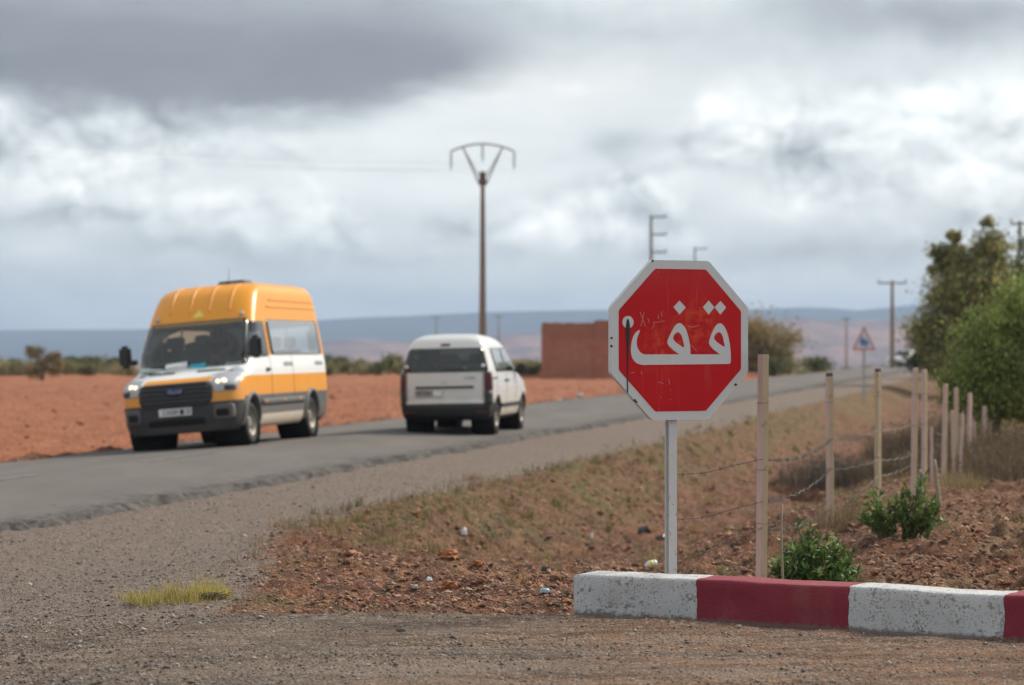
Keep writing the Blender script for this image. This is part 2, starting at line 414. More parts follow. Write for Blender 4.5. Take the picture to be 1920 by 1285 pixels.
m_ground, bs = new_mat('earth')
bs.inputs['Roughness'].default_value = .95; bs.inputs['Specular IOR Level'].default_value = .2
co = e_coord('Object')
zg, zt, zgr = e_sep(e_attr('zone')); zf, zrr, zv = e_sep(e_attr('zone2'))
n1 = e_noise(co, .9, 5, .6); n2 = e_noise(co, 7, 5, .65); n3 = e_noise(co, 45, 4, .7)
stretch = e_noise(e_scale(co, .5, 3.0, 1), 2.2, 5, .65)
vc = e_voro(co, 46, out='Color'); vr = e_sep(vc)[0]; vd = e_voro(co, 46)
vc2 = e_sep(e_voro(co, 17, out='Color'))[0]
c_slope = e_mix(e_sstep(.3, .7, n2), (.062, .030, .020), (.235, .100, .055))
c_slope = e_mix(e_sstep(.50, .72, n1), c_slope, (.235, .095, .050))
c_slope = e_mix(e_sstep(.80, .9, vr), c_slope, (.34, .21, .15))
c_slope = e_mix(e_sstep(.86, .92, vc2), c_slope, (.36, .165, .09))
c_slope = e_mix(e_clamp(e_sstep(.48, .62, n3) * .5), c_slope, (.075, .046, .034))
c_slope = e_mix(e_sstep(.50, .64, e_noise(co, 2.6, 6, .7)) * .55, c_slope, (.085, .055, .036))
c_field = e_mix(n2, (.245, .088, .043), (.37, .140, .070))
c_field = e_mix(e_sstep(.45, .7, n1) * .5, c_field, (.41, .17, .10))
c_field = e_mix(e_sstep(.5, .66, e_noise(e_scale(co, .25, .12, 1), 1.0, 5, .6)) * .45, c_field, (.20, .082, .05))
c_field = e_mix(e_sstep(.86, .93, vc2) * .6, c_field, (.50, .26, .17))
c_right = e_mix(e_sstep(.3, .7, n2), (.11, .052, .033), (.27, .130, .076))
c_right = e_mix(e_sstep(.45, .62, n1), c_right, (.26, .165, .10))
c_grav = e_ramp(vr, [(0, (.10, .078, .066)), (.35, (.175, .140, .120)), (.7, (.24, .190, .162)), (.93, (.34, .29, .26)), (1, (.40, .26, .18))])
c_grav = e_mix(.45, c_grav, e_mix(n2, (.140, .102, .080), (.250, .190, .154)))
cx_ = e_sstep(.45, .62, e_noise(e_scale(co, .35, .9, 1), 1.1, 4, .6) + (e_sep(co)[0] - .2) * .10)
c_trk = e_mix(e_sstep(.3, .7, stretch), e_mix(cx_, (.105, .076, .058), (.115, .066, .042)), e_mix(cx_, (.230, .168, .130), (.250, .150, .098)))
c_trk = e_mix(e_sstep(.52, .62, n1) * e_sstep(.35, .6, vr), c_trk, (.115, .092, .08))
c_trk = e_mix(e_sstep(.58, .70, e_noise(e_scale(co, .6, 2.0, 1), .7, 4)) * .6, c_trk, (.265, .20, .16))
c_trk = e_mix(e_sstep(.82, .9, vr) * .7, c_trk, (.31, .26, .22))
c_gra = e_mix(e_sstep(.3, .7, n2), (.085, .062, .032), (.22, .155, .080))
c_gra = e_mix(e_sstep(.50, .62, e_noise(co, 1.7, 4)), c_gra, (.10, .125, .036))
c_val = e_mix(e_noise(co, .004, 5), (.11, .10, .06), (.22, .13, .09))
colg = e_mix(zrr, c_slope, c_right)
colg = e_mix(e_clamp(zgr * 1.3) * e_sstep(.34, .56, n2 * .5 + n3 * .5), colg, c_gra)
colg = e_mix(e_sstep(.35, .65, zg + (n2 - .5) * .8), colg, c_grav)
colg = e_mix(e_sstep(.30, .70, zt + (n2 - .5) * .5), colg, c_trk)
colg = e_mix(zf, colg, c_field)
colg = e_mix(zv, colg, c_val)
link(colg, bs.inputs['Base Color'])
bump(bs, n3 * .6 + n2 * .5 + e_sstep(.5, .0, vd) * .45, 1.0, .05)
np_mesh('ground', np.stack([GX, GY, GZ], -1).reshape(-1, 3), Fq, m_ground, attrs={'zone': zone, 'zone2': zone2}, smooth=True)['kind'] = 'structure'

# ------------------------------------------------------------------ road
m_road, bs = new_mat('asphalt'); bs.inputs['Roughness'].default_value = .95; bs.inputs['Specular IOR Level'].default_value = .15
co = e_coord('Object'); cc = e_sep(e_attr('cross'))[0]      # 0 at the right edge .. 1 at the left edge
n1 = e_noise(e_scale(co, 1, .25, 1), .8, 5, .6); n3 = e_noise(co, 55, 3, .7)
cr = e_mix(n3, (.086, .077, .073), (.165, .150, .142))
cr = e_mix(e_sstep(.35, .7, n1) * .6, cr, (.168, .152, .143))
en = e_noise(e_scale(co, 2.0, .8, 1), 2.2, 6, .75)
ef = e_noise(co, 7.0, 6, .75)
edge = e_clamp((1 - e_sstep(.02, .09, cc + (en - .5) * .20)) * e_clamp((ef - .34) * 4.0) * .9 + (1 - e_sstep(.04, .24, cc)) * e_sstep(.54, .60, en * .6 + ef * .4) * .75)
cr = e_mix(edge, cr, (.038, .034, .033))
trk = E.m('EXPONENT', (cc - .12) * (cc - .12) * -260.0) + E.m('EXPONENT', (cc - .36) * (cc - .36) * -260.0) + E.m('EXPONENT', (cc - .58) * (cc - .58) * -220.0) + E.m('EXPONENT', (cc - .84) * (cc - .84) * -220.0)
cr = e_mix(trk * .35 * e_noise(co, .6, 3), cr, (.085, .08, .078))
cr = e_mix((1 - e_sstep(.0, .05, e_clamp((1 - cc) + (e_noise(co, 1.1, 3) - .5) * .06))) * .8, cr, (.26, .13, .08))
link(cr, bs.inputs['Base Color']); bump(bs, n3, .5, .008)
tt = np.concatenate([np.arange(-60, 5, 2.0), np.arange(5, 60, .16), np.arange(60, 130, .6), np.arange(130, 420, 3.0)])
ncr = 44
fr = np.linspace(0, 1, ncr)
RV = []; RA = []
tcol = tt[:, None]; bend = np.clip(tcol - 205, 0, None)
cR = 0.0 + fbm(tcol * .9, tcol * 0 + 3, 5, 71, .7) * .8 - .04; cL = ROAD_L + fbm(tcol * .7, tcol * 0 + 9, 4, 72) * .4
cgrid = cR + (cL - cR) * fr[None, :]
RX, RY = ct(cgrid, tcol + 0 * cgrid)
RX = RX + bend ** 2 * .0045 * .976; RY = RY - bend ** 2 * .0045 * .2158
RZ = road_z(cgrid) + fbm(RX * .3, RY * .3, 3, 77) * .025 - np.clip(RY - 215, 0, None) * .02
RZ[:, 0] -= .14; RZ[:, -1] -= .20
RX[:, 0] += .03; RX[:, -1] -= .05
idx = np.arange(RX.size).reshape(RX.shape)
Fq = np.stack([idx[:-1, :-1], idx[1:, :-1], idx[1:, 1:], idx[:-1, 1:]], -1).reshape(-1, 4)
road = np_mesh('road', np.stack([RX, RY, RZ], -1).reshape(-1, 3), Fq, m_road, attrs={'cross': np.stack([fr[None, :] + 0 * cgrid] * 3, -1).reshape(-1, 3)}, smooth=True)
road['kind'] = 'structure'
def road_surf(x, y):
    c = c_of(x, y); return road_z(c) + fbm(x * .3, y * .3, 3, 77) * .025
m_mark, bs = new_mat('worn_white_paint'); bs.inputs['Roughness'].default_value = .8
co = e_coord('Object'); k = e_sstep(.48, .64, e_noise(co, 9, 6, .75))
link(e_mix(k, (.155, .142, .135), (.32, .305, .29)), bs.inputs['Base Color'])
for i, t0 in enumerate(np.arange(14, 190, 6.6)):            # worn centre dashes
    n = 12; vs = []
    for j in range(n + 1):
        for s in (0, 1):
            cx = CROWN - .10 + s * .12; tq = t0 + j / n * 3.0; x, y = ct(cx, tq); vs.append((x, y, float(road_surf(np.array(x), np.array(y))) + .006))
    np_mesh('lane_marking', vs, [(2 * j, 2 * j + 1, 2 * j + 3, 2 * j + 2) for j in range(n)], m_mark, road)

# ------------------------------------------------------------------ hills
def hill(name, prof, Yr, front, back, amp, seed, m, zb=-62):
    us = np.linspace(-1900, 3800, 420); pv = np.interp(us, [p[0] for p in prof], [p[1] for p in prof])
    rows = []
    for r in np.concatenate([np.linspace(0, 1, 40), np.linspace(1.05, 2, 8)]):
        Y = Yr - front * (1 - r) if r <= 1 else Yr + back * (r - 1)
        X = (us - 960) / F * (Yr - front * (1 - r) * .2)
        top = CZ - (pv - HOR) / F * Yr
        s = r if r <= 1 else 2 - r
        sh_ = s ** 1.15 if r <= 1 else s
        z = zb + (top - zb) * sh_
        z = z + fbm(X / 420, Y / 420 + X * 0, 5, seed, .55) * amp * s * (1 - s) * 4 + fbm(X / 300, X * 0 + Y / 900, 4, seed + 5) * amp * .25 * s
        rows.append(np.stack([X, Y + 0 * X, z], -1))
    V = np.array(rows); nr, nc = V.shape[:2]; idx = np.arange(nr * nc).reshape(nr, nc)
    Fq = np.stack([idx[:-1, :-1], idx[:-1, 1:], idx[1:, 1:], idx[1:, :-1]], -1).reshape(-1, 4)
    o = np_mesh(name, V.reshape(-1, 3), Fq, m, smooth=True); o['kind'] = 'structure'; return o
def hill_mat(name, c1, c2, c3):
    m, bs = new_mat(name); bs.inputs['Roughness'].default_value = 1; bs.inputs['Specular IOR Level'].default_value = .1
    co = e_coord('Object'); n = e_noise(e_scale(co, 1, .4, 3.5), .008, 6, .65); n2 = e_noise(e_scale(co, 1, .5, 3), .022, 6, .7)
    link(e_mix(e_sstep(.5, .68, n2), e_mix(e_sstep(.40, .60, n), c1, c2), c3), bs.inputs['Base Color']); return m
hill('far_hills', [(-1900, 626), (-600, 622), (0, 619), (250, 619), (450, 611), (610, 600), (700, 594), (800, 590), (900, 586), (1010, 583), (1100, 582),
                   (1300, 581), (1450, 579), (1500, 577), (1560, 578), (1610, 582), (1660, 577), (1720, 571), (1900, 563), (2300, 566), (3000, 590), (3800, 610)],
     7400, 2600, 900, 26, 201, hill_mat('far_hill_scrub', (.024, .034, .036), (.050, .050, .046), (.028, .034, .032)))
hill('foothills', [(-1900, 664), (-600, 684), (0, 682), (330, 676), (560, 648), (660, 634), (760, 640), (900, 629), (1100, 626), (1420, 606), (1500, 596), (1600, 601),
                   (1720, 598), (2000, 600), (2600, 612), (3800, 640)],
     4600, 1700, 800, 34, 240, hill_mat('foothill_soil', (.13, .072, .062), (.27, .145, .11), (.05, .055, .04)))
# ================================================================== stop sign
m_signwhite = mat('sign_white', (.58, .585, .59), .35, var=.06, scale=12)
m_rim = mat('sign_rim', (.55, .56, .57), .5, var=.2, scale=25)
m_black = mat('black_paint', (.012, .012, .013), .45)
m_rust = mat('rust', (.055, .03, .02), .9)
m_red, bs = new_mat('sign_red'); bs.inputs['Roughness'].default_value = .45; bs.inputs['Specular IOR Level'].default_value = .25
co = e_coord('Object'); x, y, z = e_sep(co)
base = e_mix(e_noise(co, 3, 3), (.45, .0022, .007), (.55, .0045, .011))
fade = E.m('EXPONENT', ((x - .13) * (x - .13) + (z - .12) * (z - .12)) * -70.0) + E.m('EXPONENT', ((x + .13) * (x + .13) + (z + .06) * (z + .06)) * -80.0) \
    + E.m('EXPONENT', (x * x * .6 + (z - .02) * (z - .02)) * -60.0) * .5
fade = fade * e_sstep(.42, .66, e_noise(co, 16, 6, .7))
base = e_mix(e_clamp(fade * .75), base, (.66, .085, .028))
base = e_mix(e_sstep(.55, .75, e_noise(e_scale(co, 1, 1, .08), 30, 4, .6)) * e_sstep(.35, .7, e_noise(co, 2.2, 3)) * .16, base, (.55, .30, .24))
scr = e_sstep(.0, .018, e_voro(e_scale(co, 1, 1, .55), 13, 'DISTANCE_TO_EDGE'))
base = e_mix((1 - scr) * e_sstep(.60, .72, e_noise(co, 7, 4)) * .30, base, (.75, .25, .16))
sp = e_voro(co, 30); base = e_mix((1 - e_sstep(.07, .11, sp)) * e_sstep(.56, .62, e_noise(co, 5, 3)) * .8, base, (.72, .35, .28))
top = e_sstep(.18, .48, z); base = e_mix(top * e_noise(co, 10, 4) * .22, base, (.55, .16, .15))
link(base, bs.inputs['Base Color'])
SX, SY = .979, 14.05; sz0 = gz(SX, SY); SC = 1.687
sign = empty('stop_sign', (SX, SY, sz0), (0, 0, R(27)))
tag(sign, 'weathered red octagonal stop sign with white Arabic lettering on a white steel post', 'road sign')
hc = SC - sz0
pm = MB(); W2, D2, zt = .026, .022, hc + .30
pm.box((0, -D2, zt / 2 - .1), (W2 * 2, .006, zt + .2)); pm.box((W2 - .003, 0, zt / 2 - .1), (.006, D2 * 2 - .006, zt + .2)); pm.box((0, D2, zt / 2 - .1), (W2 * 2, .006, zt + .2))
m_post, bs = new_mat('chipped_white_post'); bs.inputs['Roughness'].default_value = .55
co = e_coord('Object'); n = e_noise(e_scale(co, 1, 1, .35), 55, 5, .7)
link(e_mix(e_sstep(.63, .67, n), e_mix(e_noise(co, 6, 4), (.50, .50, .49), (.66, .66, .65)), (.06, .05, .05)), bs.inputs['Base Color'])
post = pm.build('post', m_post, sign); post.location = (-.035, .050, 0)
OCT = [(430, 70), (812, 70), (1128, 415), (1120, 885), (822, 1234), (408, 1240), (95, 910), (95, 420)]
RED = [(430, 130), (815, 133), (1075, 443), (1064, 862), (800, 1170), (420, 1170), (152, 860), (160, 432)]
def sm(p): return ((p[0] - 611) / 1033 * .926, (655 - p[1]) / 1170 * .926)
M90 = Matrix.Rotation(R(90), 4, 'X')
def octo(r): return [(r / math.cos(math.pi / 8) * math.cos(math.pi / 8 + k * math.pi / 4), r / math.cos(math.pi / 8) * math.sin(math.pi / 8 + k * math.pi / 4)) for k in range(8)]
def round_poly(poly, r, n=4):
    out = []; N = len(poly)
    for i in range(N):
        p = Vector(poly[i]); a_ = (Vector(poly[i - 1]) - p).normalized(); b_ = (Vector(poly[(i + 1) % N]) - p).normalized()
        for k in range(n + 1):
            s = k / n; q = (p + a_ * r) * (1 - s) ** 2 + p * 2 * s * (1 - s) + (p + b_ * r) * s * s; out.append((q.x, q.y))
    return out
plate = empty('sign_plate', (0, 0, 0)); plate.parent = sign; plate.location = (0, 0, hc)
# folded-edge plate: a tray with returned rim
outer = round_poly(octo(.463), .02)
face = curve_fill('face', [outer], .003, m_signwhite, plate, M90, 0.0)
rm = MB(); n = len(outer); inn = round_poly(octo(.460), .02)
vs = [(x, .0016, z) for x, z in outer] + [(x, .030, z) for x, z in outer] + [(x, .030, z) for x, z in inn] + [(x, .0016, z) for x, z in inn]
rm.add(vs, [(k * n + i, k * n + (i + 1) % n, ((k + 1) % 4) * n + (i + 1) % n, ((k + 1) % 4) * n + i) for k in range(4) for i in range(n)])
rm.build('rim', m_rim, plate)
curve_fill('red_panel', [round_poly(octo(.413), .012)], .0015, m_red, plate, M90, .0026)
GL = [(303, 582), (283, 592), (262, 618), (247, 655), (239, 705), (240, 752), (254, 794), (284, 824), (330, 836)]
GL += [(972, 831), (986, 826), (991, 812), (990, 745), (983, 680), (968, 612), (950, 568), (930, 541), (905, 530), (880, 544), (855, 585), (833, 638), (825, 670), (831, 692), (852, 717), (882, 741), (910, 760)]
GL += [(684, 760), (681, 700), (669, 640), (655, 590), (640, 560), (620, 538), (598, 530), (572, 545), (546, 585), (519, 640), (510, 668), (518, 692), (546, 720), (576, 743), (600, 760)]
GL += [(345, 760), (312, 747), (290, 716), (281, 682), (285, 640), (300, 600)]
H1 = smooth_loop([(590, 597), (614, 618), (629, 664), (635, 706), (600, 690), (570, 668), (553, 643), (562, 614)], 4)
H2 = smooth_loop([(903, 596), (926, 618), (938, 664), (943, 703), (911, 686), (881, 665), (863, 640), (874, 611)], 4)
def subdiv(pl):
    out = []
    for i in range(len(pl)):
        p, q = pl[i], pl[(i + 1) % len(pl)]; d = math.hypot(q[0] - p[0], q[1] - p[1])
        out.append(p)
        if d > 120: out += [(p[0] + (q[0] - p[0]) * s, p[1] + (q[1] - p[1]) * s) for s in (.04, .5, .96)]
    return out
curve_fill('lettering', [[sm(p) for p in smooth_loop(subdiv(GL), 4)], [sm(p) for p in H1], [sm(p) for p in H2]], .0016, m_signwhite, plate, M90, .0040)
for d in ([(601, 365), (648, 415), (601, 467), (555, 413)], [(822, 362), (866, 412), (822, 466), (778, 412)], [(912, 365), (956, 412), (912, 466), (867, 412)]):
    curve_fill('lettering_dot', [[sm(p) for p in d]], .0016, m_signwhite, plate, M90, .0040)
curve_fill('white_patch', [[sm((217 + 41 * math.cos(k * math.pi / 12), 525 + 45 * math.sin(k * math.pi / 12))) for k in range(24)]], .0016, m_signwhite, plate, M90, .0040)
curve_fill('paint_drip', [[sm(p) for p in [(208, 505), (216, 500), (222, 507), (230, 545), (231, 600), (224, 700), (219, 820), (217, 940), (217, 1036), (209, 1036), (210, 940), (210, 820), (206, 700), (199, 600), (201, 548)]]], .0012, m_black, plate, M90, .0056)
m_scr = mat('scratch', (.58, .20, .18), .6)
def scratch(pts, w=3.0):
    l = []; r = []
    for i, p in enumerate(pts):
        q = pts[min(i + 1, len(pts) - 1)]; o = pts[max(i - 1, 0)]; dx_, dy_ = q[0] - o[0], q[1] - o[1]; L = math.hypot(dx_, dy_) or 1
        l.append((p[0] - dy_ / L * w, p[1] + dx_ / L * w)); r.append((p[0] + dy_ / L * w, p[1] - dx_ / L * w))
    curve_fill('scratch', [[sm(k) for k in l + r[::-1]]], .0006, m_scr, plate, M90, .0041)
for s in ([(306, 448), (325, 500), (345, 556)], [(335, 452), (325, 505), (312, 552)], [(395, 575), (410, 545), (408, 520)], [(408, 528), (450, 522), (488, 512)],
          [(362, 498), (372, 512), (366, 528)], [(440, 470), (444, 500)], [(472, 482), (462, 455), (476, 448)], [(665, 552), (700, 560), (750, 545)], [(690, 692), (730, 735)],
          [(440, 960), (480, 972)], [(240, 897), (262, 890)], [(312, 880), (322, 905)], [(520, 940), (527, 980)]): scratch(s, 2.2)
for (u_, v_) in ((400, 78), (268, 1092), (280, 1105), (1032, 985), (97, 700), (97, 640)):
    curve_fill('paint_chip', [[sm((u_ + (9 + 5 * random.random()) * math.cos(k), v_ + (6 + 6 * random.random()) * math.sin(k))) for k in np.linspace(0, 6.28, 7, endpoint=False)]], .0006, m_rust, plate, M90, .0021)

# ================================================================== kerb
def kerb_mat(name, col, chip, thr):
    m, bs = new_mat(name); bs.inputs['Roughness'].default_value = .75
    co = e_coord('Object'); x, y, z = e_sep(co)
    n = e_noise(co, 70, 5, .7); n2 = e_noise(co, 9, 4)
    nb = e_noise(co, 19, 5, .7); k = e_clamp(e_sstep(thr, thr + .05, n + (n2 - .5) * .35) + e_sstep(thr + .035, thr + .07, nb + (n2 - .5) * .2))
    dust = e_sstep(.45, .75, e_noise(e_scale(co, 1, 1, .4), 6, 5, .65))
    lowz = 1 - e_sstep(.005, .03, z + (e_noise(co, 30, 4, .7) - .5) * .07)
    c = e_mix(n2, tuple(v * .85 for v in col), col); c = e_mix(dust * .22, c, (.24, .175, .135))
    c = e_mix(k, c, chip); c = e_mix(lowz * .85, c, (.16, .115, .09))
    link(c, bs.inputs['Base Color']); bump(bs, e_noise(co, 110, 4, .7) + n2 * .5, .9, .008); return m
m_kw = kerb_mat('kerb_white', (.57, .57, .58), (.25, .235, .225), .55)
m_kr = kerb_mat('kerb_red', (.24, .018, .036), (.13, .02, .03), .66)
kerb = empty('kerb', (KX, KY, .13)); kerb.rotation_euler = (0, 0, math.atan2(KD.y, KD.x))
tag(kerb, 'painted concrete kerb of alternating white and dark red blocks in front of the stop sign', 'kerb')
ends = [0, .777, 1.671, 2.522, 3.31, 4.15]
for i in range(5):
    s0, s1 = ends[i] + (.0015 if i else 0), ends[i + 1] - .0015; ns = int((s1 - s0) / .02); prof = []
    hh, dd_ = .235, .27
    for q_ in np.linspace(0, 1, 10): prof.append((0.006 * (1 - q_), -.12 + (hh + .12 - .018) * q_))
    for q_ in np.linspace(0, math.pi / 2, 4)[1:]: prof.append((.018 - .018 * math.cos(q_), hh - .018 + .018 * math.sin(q_)))
    for q_ in np.linspace(0, 1, 8)[1:]: prof.append((.018 + (dd_ - .036) * q_, hh))
    for q_ in np.linspace(0, math.pi / 2, 4)[1:]: prof.append((dd_ - .018 + .018 * math.sin(q_), hh - .018 + .018 * math.cos(q_)))
    prof.append((dd_, -.12)); pn = len(prof); Vv = []
    for j in range(ns + 1):
        x = s0 + (s1 - s0) * j / ns
        for k, (y, z) in enumerate(prof):
            w = float(fbm(np.array(x * 3 + 2), np.array(z * 9 + y * 5), 4, 90)); w2 = float(fbm(np.array(x * 30), np.array(z * 40 + y * 40), 2, 95))
            xo = x
            for bi in (i, i + 1):
                if 0 < bi: x = x + .016 * max(0, 1 - abs(xo - ends[bi]) / .06) * float(fbm(np.array(z * 22 + y * 18 + bi * 7.7), np.array(bi * 3.3), 3, 93)) * 1.6
            yy = y + w * .022 + w2 * .005; zz = z + float(fbm(np.array(x * 2.2), np.array(3.3), 3, 97)) * .022 * (z > .1) + w2 * .003
            if i == 0 and j < 2: zz = min(zz, hh - .012 * (2 - j)); yy = yy + .010 * (2 - j) * (y < .1) 
            Vv.append((x, yy, zz)); x = xo
    fs = [(j * pn + k, j * pn + k + 1, (j + 1) * pn + k + 1, (j + 1) * pn + k) for j in range(ns) for k in range(pn - 1)]
    mb = MB(); mb.add(Vv, fs); mb.add([Vv[k] for k in range(pn)], [tuple(range(pn))]); mb.add(Vv[-pn:], [tuple(range(pn))[::-1]])
    o = mb.build('kerb_block', [m_kw, m_kr][i % 2], kerb, smooth=True)
    o['label'] = ['chipped white kerb block', 'dark red kerb block'][i % 2]
    o.data.polygons.foreach_set('use_smooth', [len(p.vertices) == 4 for p in o.data.polygons])

# ================================================================== fence
def wood_mat(name, c1, c2, c3):
    m, bs = new_mat(name); bs.inputs['Roughness'].default_value = .8
    co = e_coord('Object'); n = e_noise(e_scale(co, 1, 1, .12), 40, 5, .65); z = e_sep(co)[2]
    c = e_mix(n, c1, c2); c = e_mix(e_sstep(.60, .68, e_noise(co, 14, 4)) * .6, c, c3)
    link(c, bs.inputs['Base Color']); bump(bs, n, .5, .004); return m
m_pw = wood_mat('pink_painted_wood', (.42, .285, .265), (.58, .42, .38), (.46, .34, .24))
m_ww = wood_mat('bare_pale_wood', (.36, .27, .17), (.50, .40, .27), (.22, .17, .12))  # all of the third post; on the others, the painted-in sunlit side
m_dw = wood_mat('weathered_top', (.055, .045, .04), (.12, .10, .085), (.05, .04, .03))
m_wire = mat('galvanised_wire', (.13, .12, .11), .6, metal=.3, var=.5, scale=60)
m_stick = wood_mat('grey_stick', (.20, .16, .12), (.34, .28, .21), (.12, .09, .07))
POSTS = [(1427, 14.15, 655, .047, 1437), (1557, 22, 700, .052, 1557), (1646, 24.2, 692, .050, 1648), (1713, 27, 690, .050, 1716), (1733, 30, 693, .052, 1738), (1769, 33, 720, .052, 1774),
         (1793, 36.5, 727, .052, 1791), (1817, 40, 737, .055, 1818), (1846, 44, 762, .055, 1845), (1789, 34.5, 770, .04, 1783),
         (1806, 38.2, 775, .04, 1802), (1829, 42, 790, .04, 1826), (1801, 35.5, 800, .035, 1803), (1858, 46, 770, .045, 1856), (1747, 31.5, 800, .03, 1745)]
post_top = []
for i, (ub, Y, vt, w, ut) in enumerate(POSTS):
    x, y, _ = PY(ub, 900, Y); zg_ = gz(x, y); zt = PY(ub, vt, Y)[2]; lean = (ut - ub) / F * Y
    fp = empty('fence_post', (x, y, zg_)); h = zt - zg_
    fp.rotation_euler = (random.uniform(-.015, .015), math.atan2(lean, h), R(38 + random.uniform(-10, 10)))
    mb = MB(); n = 14; vs = []
    for j in range(n + 1):
        s = j / n; ww = w / 2 * (1 + random.uniform(-.03, .03)); ox, oy = random.uniform(-.0025, .0025), random.uniform(-.0025, .0025)
        for sx, sy in ((-1, -1), (1, -1), (1, 1), (-1, 1)): vs.append((sx * ww + ox, sy * ww + oy, -.25 + (h + .22) * s))
    mb.add(vs, [(j * 4 + k, j * 4 + (k + 1) % 4, j * 4 + 4 + (k + 1) % 4, j * 4 + 4 + k) for j in range(n) for k in range(4)] + [(3, 2, 1, 0)])
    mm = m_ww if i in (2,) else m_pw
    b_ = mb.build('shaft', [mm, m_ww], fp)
    if i not in (2,):
        for p_ in b_.data.polygons:                           # right-hand face: warm sunlit beige put into its colour
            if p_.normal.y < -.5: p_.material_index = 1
    tb = MB(); tb.box((0, 0, h - .022), (w * .97, w * .97, .05), taper=.8); tb.build('top', m_dw if i in (0, 1, 2) else mm, fp)
    for zt_ in (.35, .55, .80):
        if i < 5:
            tm = MB(); r_ = w * .53; tm.tube([(r_ * sx, r_ * sy, zt_ * h + random.uniform(-.004, .004)) for sx, sy in ((-1, -1), (1, -1), (1, 1), (-1, 1), (-1, -1))], .0018, 5); tm.build('wire_tie', m_wire, fp)
    tag(fp, ['pink wooden fence post with one bare side standing beside the stop sign', 'pink fence post with a dark worn top beyond the green kerb bush', 'bare pale wooden fence post with a dark top behind the paired green bush'][i] if i < 3 else
        ['left one of the close pair of pink fence posts below the level arm pole', 'right one of the close pair of pink fence posts below the level arm pole', 'shorter pink fence post standing just before the pepper tree crown', 'pink fence post right of the shorter one before the pepper tree crown', 'pink fence post half hidden by the pepper tree foliage', 'small pink fence post beside the pepper tree trunk'][i - 3] if i < 9 else 'thin crooked stick post filling a gap in the fence by the dry brush', 'fence post', 'stick posts of the wire fence by the dry brush' if i > 8 else None)
def stake(ub, vb, ut, vt, Y, r, label):
    x, y, z = PY(ub, vb, Y); z = gz(x, y); x2, y2, z2 = PY(ut, vt, Y)
    n = 7; pts = [(random.uniform(-.006, .006) + (x2 - x) * k / n, random.uniform(-.006, .006), -.12 + (z2 - z + .12) * k / n) for k in range(n + 1)]
    mb = MB(); mb.tube(pts, [r * (1 - .4 * k / n) for k in range(n + 1)], 7); o = mb.build('stake', m_stick, None, True, loc=(x, y, z))
    return tag(o, label, 'stake')
stake(1467, 1085, 1466, 945, 14.9, .010, 'thin brown stick stuck upright in the bush behind the red kerb block')
stake(1762, 960, 1752, 862, 25, .030, 'leaning pale stick behind the paired green bush')
stake(1727, 925, 1725, 880, 27.5, .028, 'short pale stub between two pink fence posts')
stake(1800, 925, 1801, 880, 33, .022, 'short thin stick in the dry grass by the receding fence')

def barbed(nodes, label):
    pts = []
    for (a0, a1) in zip(nodes[:-1], nodes[1:]):
        a0, a1 = Vector(a0), Vector(a1); L = (a1 - a0).length; n = max(6, int(L / .018)); sag = .05 * min(L, 8) / 8 + .012
        for k in range(n):
            s = k / n; p = a0.lerp(a1, s); p.z -= sag * 4 * s * (1 - s) + .008 * math.sin(k * .21) * math.sin(s * 3.14); p.x += .006 * math.sin(k * .13); pts.append(p)
    pts.append(Vector(nodes[-1])); mb = MB(); far = pts[0].y
    for ph in (0, math.pi):
        mb.tube([p + Vector((math.cos(k * .9 + ph) * .0022, 0, math.sin(k * .9 + ph) * .0026)) for k, p in enumerate(pts)], .0015, 4, False)
    for k in range(3, len(pts) - 3, 6):
        if pts[k].y > 24: continue
        p = pts[k]; d = (pts[k + 1] - pts[k - 1]).normalized(); u_ = d.orthogonal().normalized()
        u_.rotate(Matrix.Rotation(k * 1.7, 3, d)); w_ = d.cross(u_)
        mb.tube([p - u_ * .016 - d * .004, p + u_ * .016 + d * .004], .0013, 4); mb.tube([p - w_ * .015 + d * .006, p + w_ * .015 - d * .003], .0013, 4)
        mb.lathe([(.0001, -.006), (.0045, -.005), (.0045, .005), (.0001, .006)], 6, 'x', tuple(p))
    return tag(mb.build('barbed_wire', m_wire), label, 'wire')
def wire_nodes(vs): return [PY(u_, v_, Y_) for (u_, Y_), v_ in zip([(1262, 14.10), (1429, 14.12), (1557, 21.96), (1647, 24.16), (1714, 26.96), (1735, 29.96), (1771, 32.96)], vs)]
barbed(wire_nodes([890, 861, 826, 806, 793, 798, 815]), 'uppermost strand of twisted barbed wire sagging from the stop sign post')
barbed(wire_nodes([975, 941, 880, 862, 850, 850, 860])[:5], 'middle strand of thin rusty wire between the stop sign post and the fence')
barbed(wire_nodes([1052, 990, 955, 893, 868, 868, 880]), 'lowest strand of barbed wire climbing from the stop sign post foot')

# ================================================================== clay brick hut
m_brick, bs = new_mat('clay_brick'); bs.inputs['Roughness'].default_value = .95
co = e_coord('Object'); bt = E.nt.nodes.new('ShaderNodeTexBrick'); 
sw = e_sep(co); bv = e_vec(sw[0] + sw[1], sw[2], 0); E.nt.links.new(bv.s, bt.inputs[0])
bt.inputs['Scale'].default_value = 1; bt.inputs['Brick Width'].default_value = .32; bt.inputs['Row Height'].default_value = .2; bt.inputs['Mortar Size'].default_value = .012
bt.inputs['Color1'].default_value = (.37, .145, .09, 1); bt.inputs['Color2'].default_value = (.46, .185, .115, 1); bt.inputs['Mortar'].default_value = (.20, .10, .07, 1)
k = e_noise(co, .9, 5, .6); cb = e_mix(e_sstep(.42, .62, k) * .7, E(bt.outputs[0]), (.34, .125, .078))
cb = e_mix(e_sstep(2.3, 3.2, sw[2] + (k - .5) * 1.5) * .55, cb, (.25, .125, .08))
link(cb, bs.inputs['Base Color']); bump(bs, E(bt.outputs['Fac']) * -1.0 + e_noise(co, 12, 4) * .5, .6, .03)
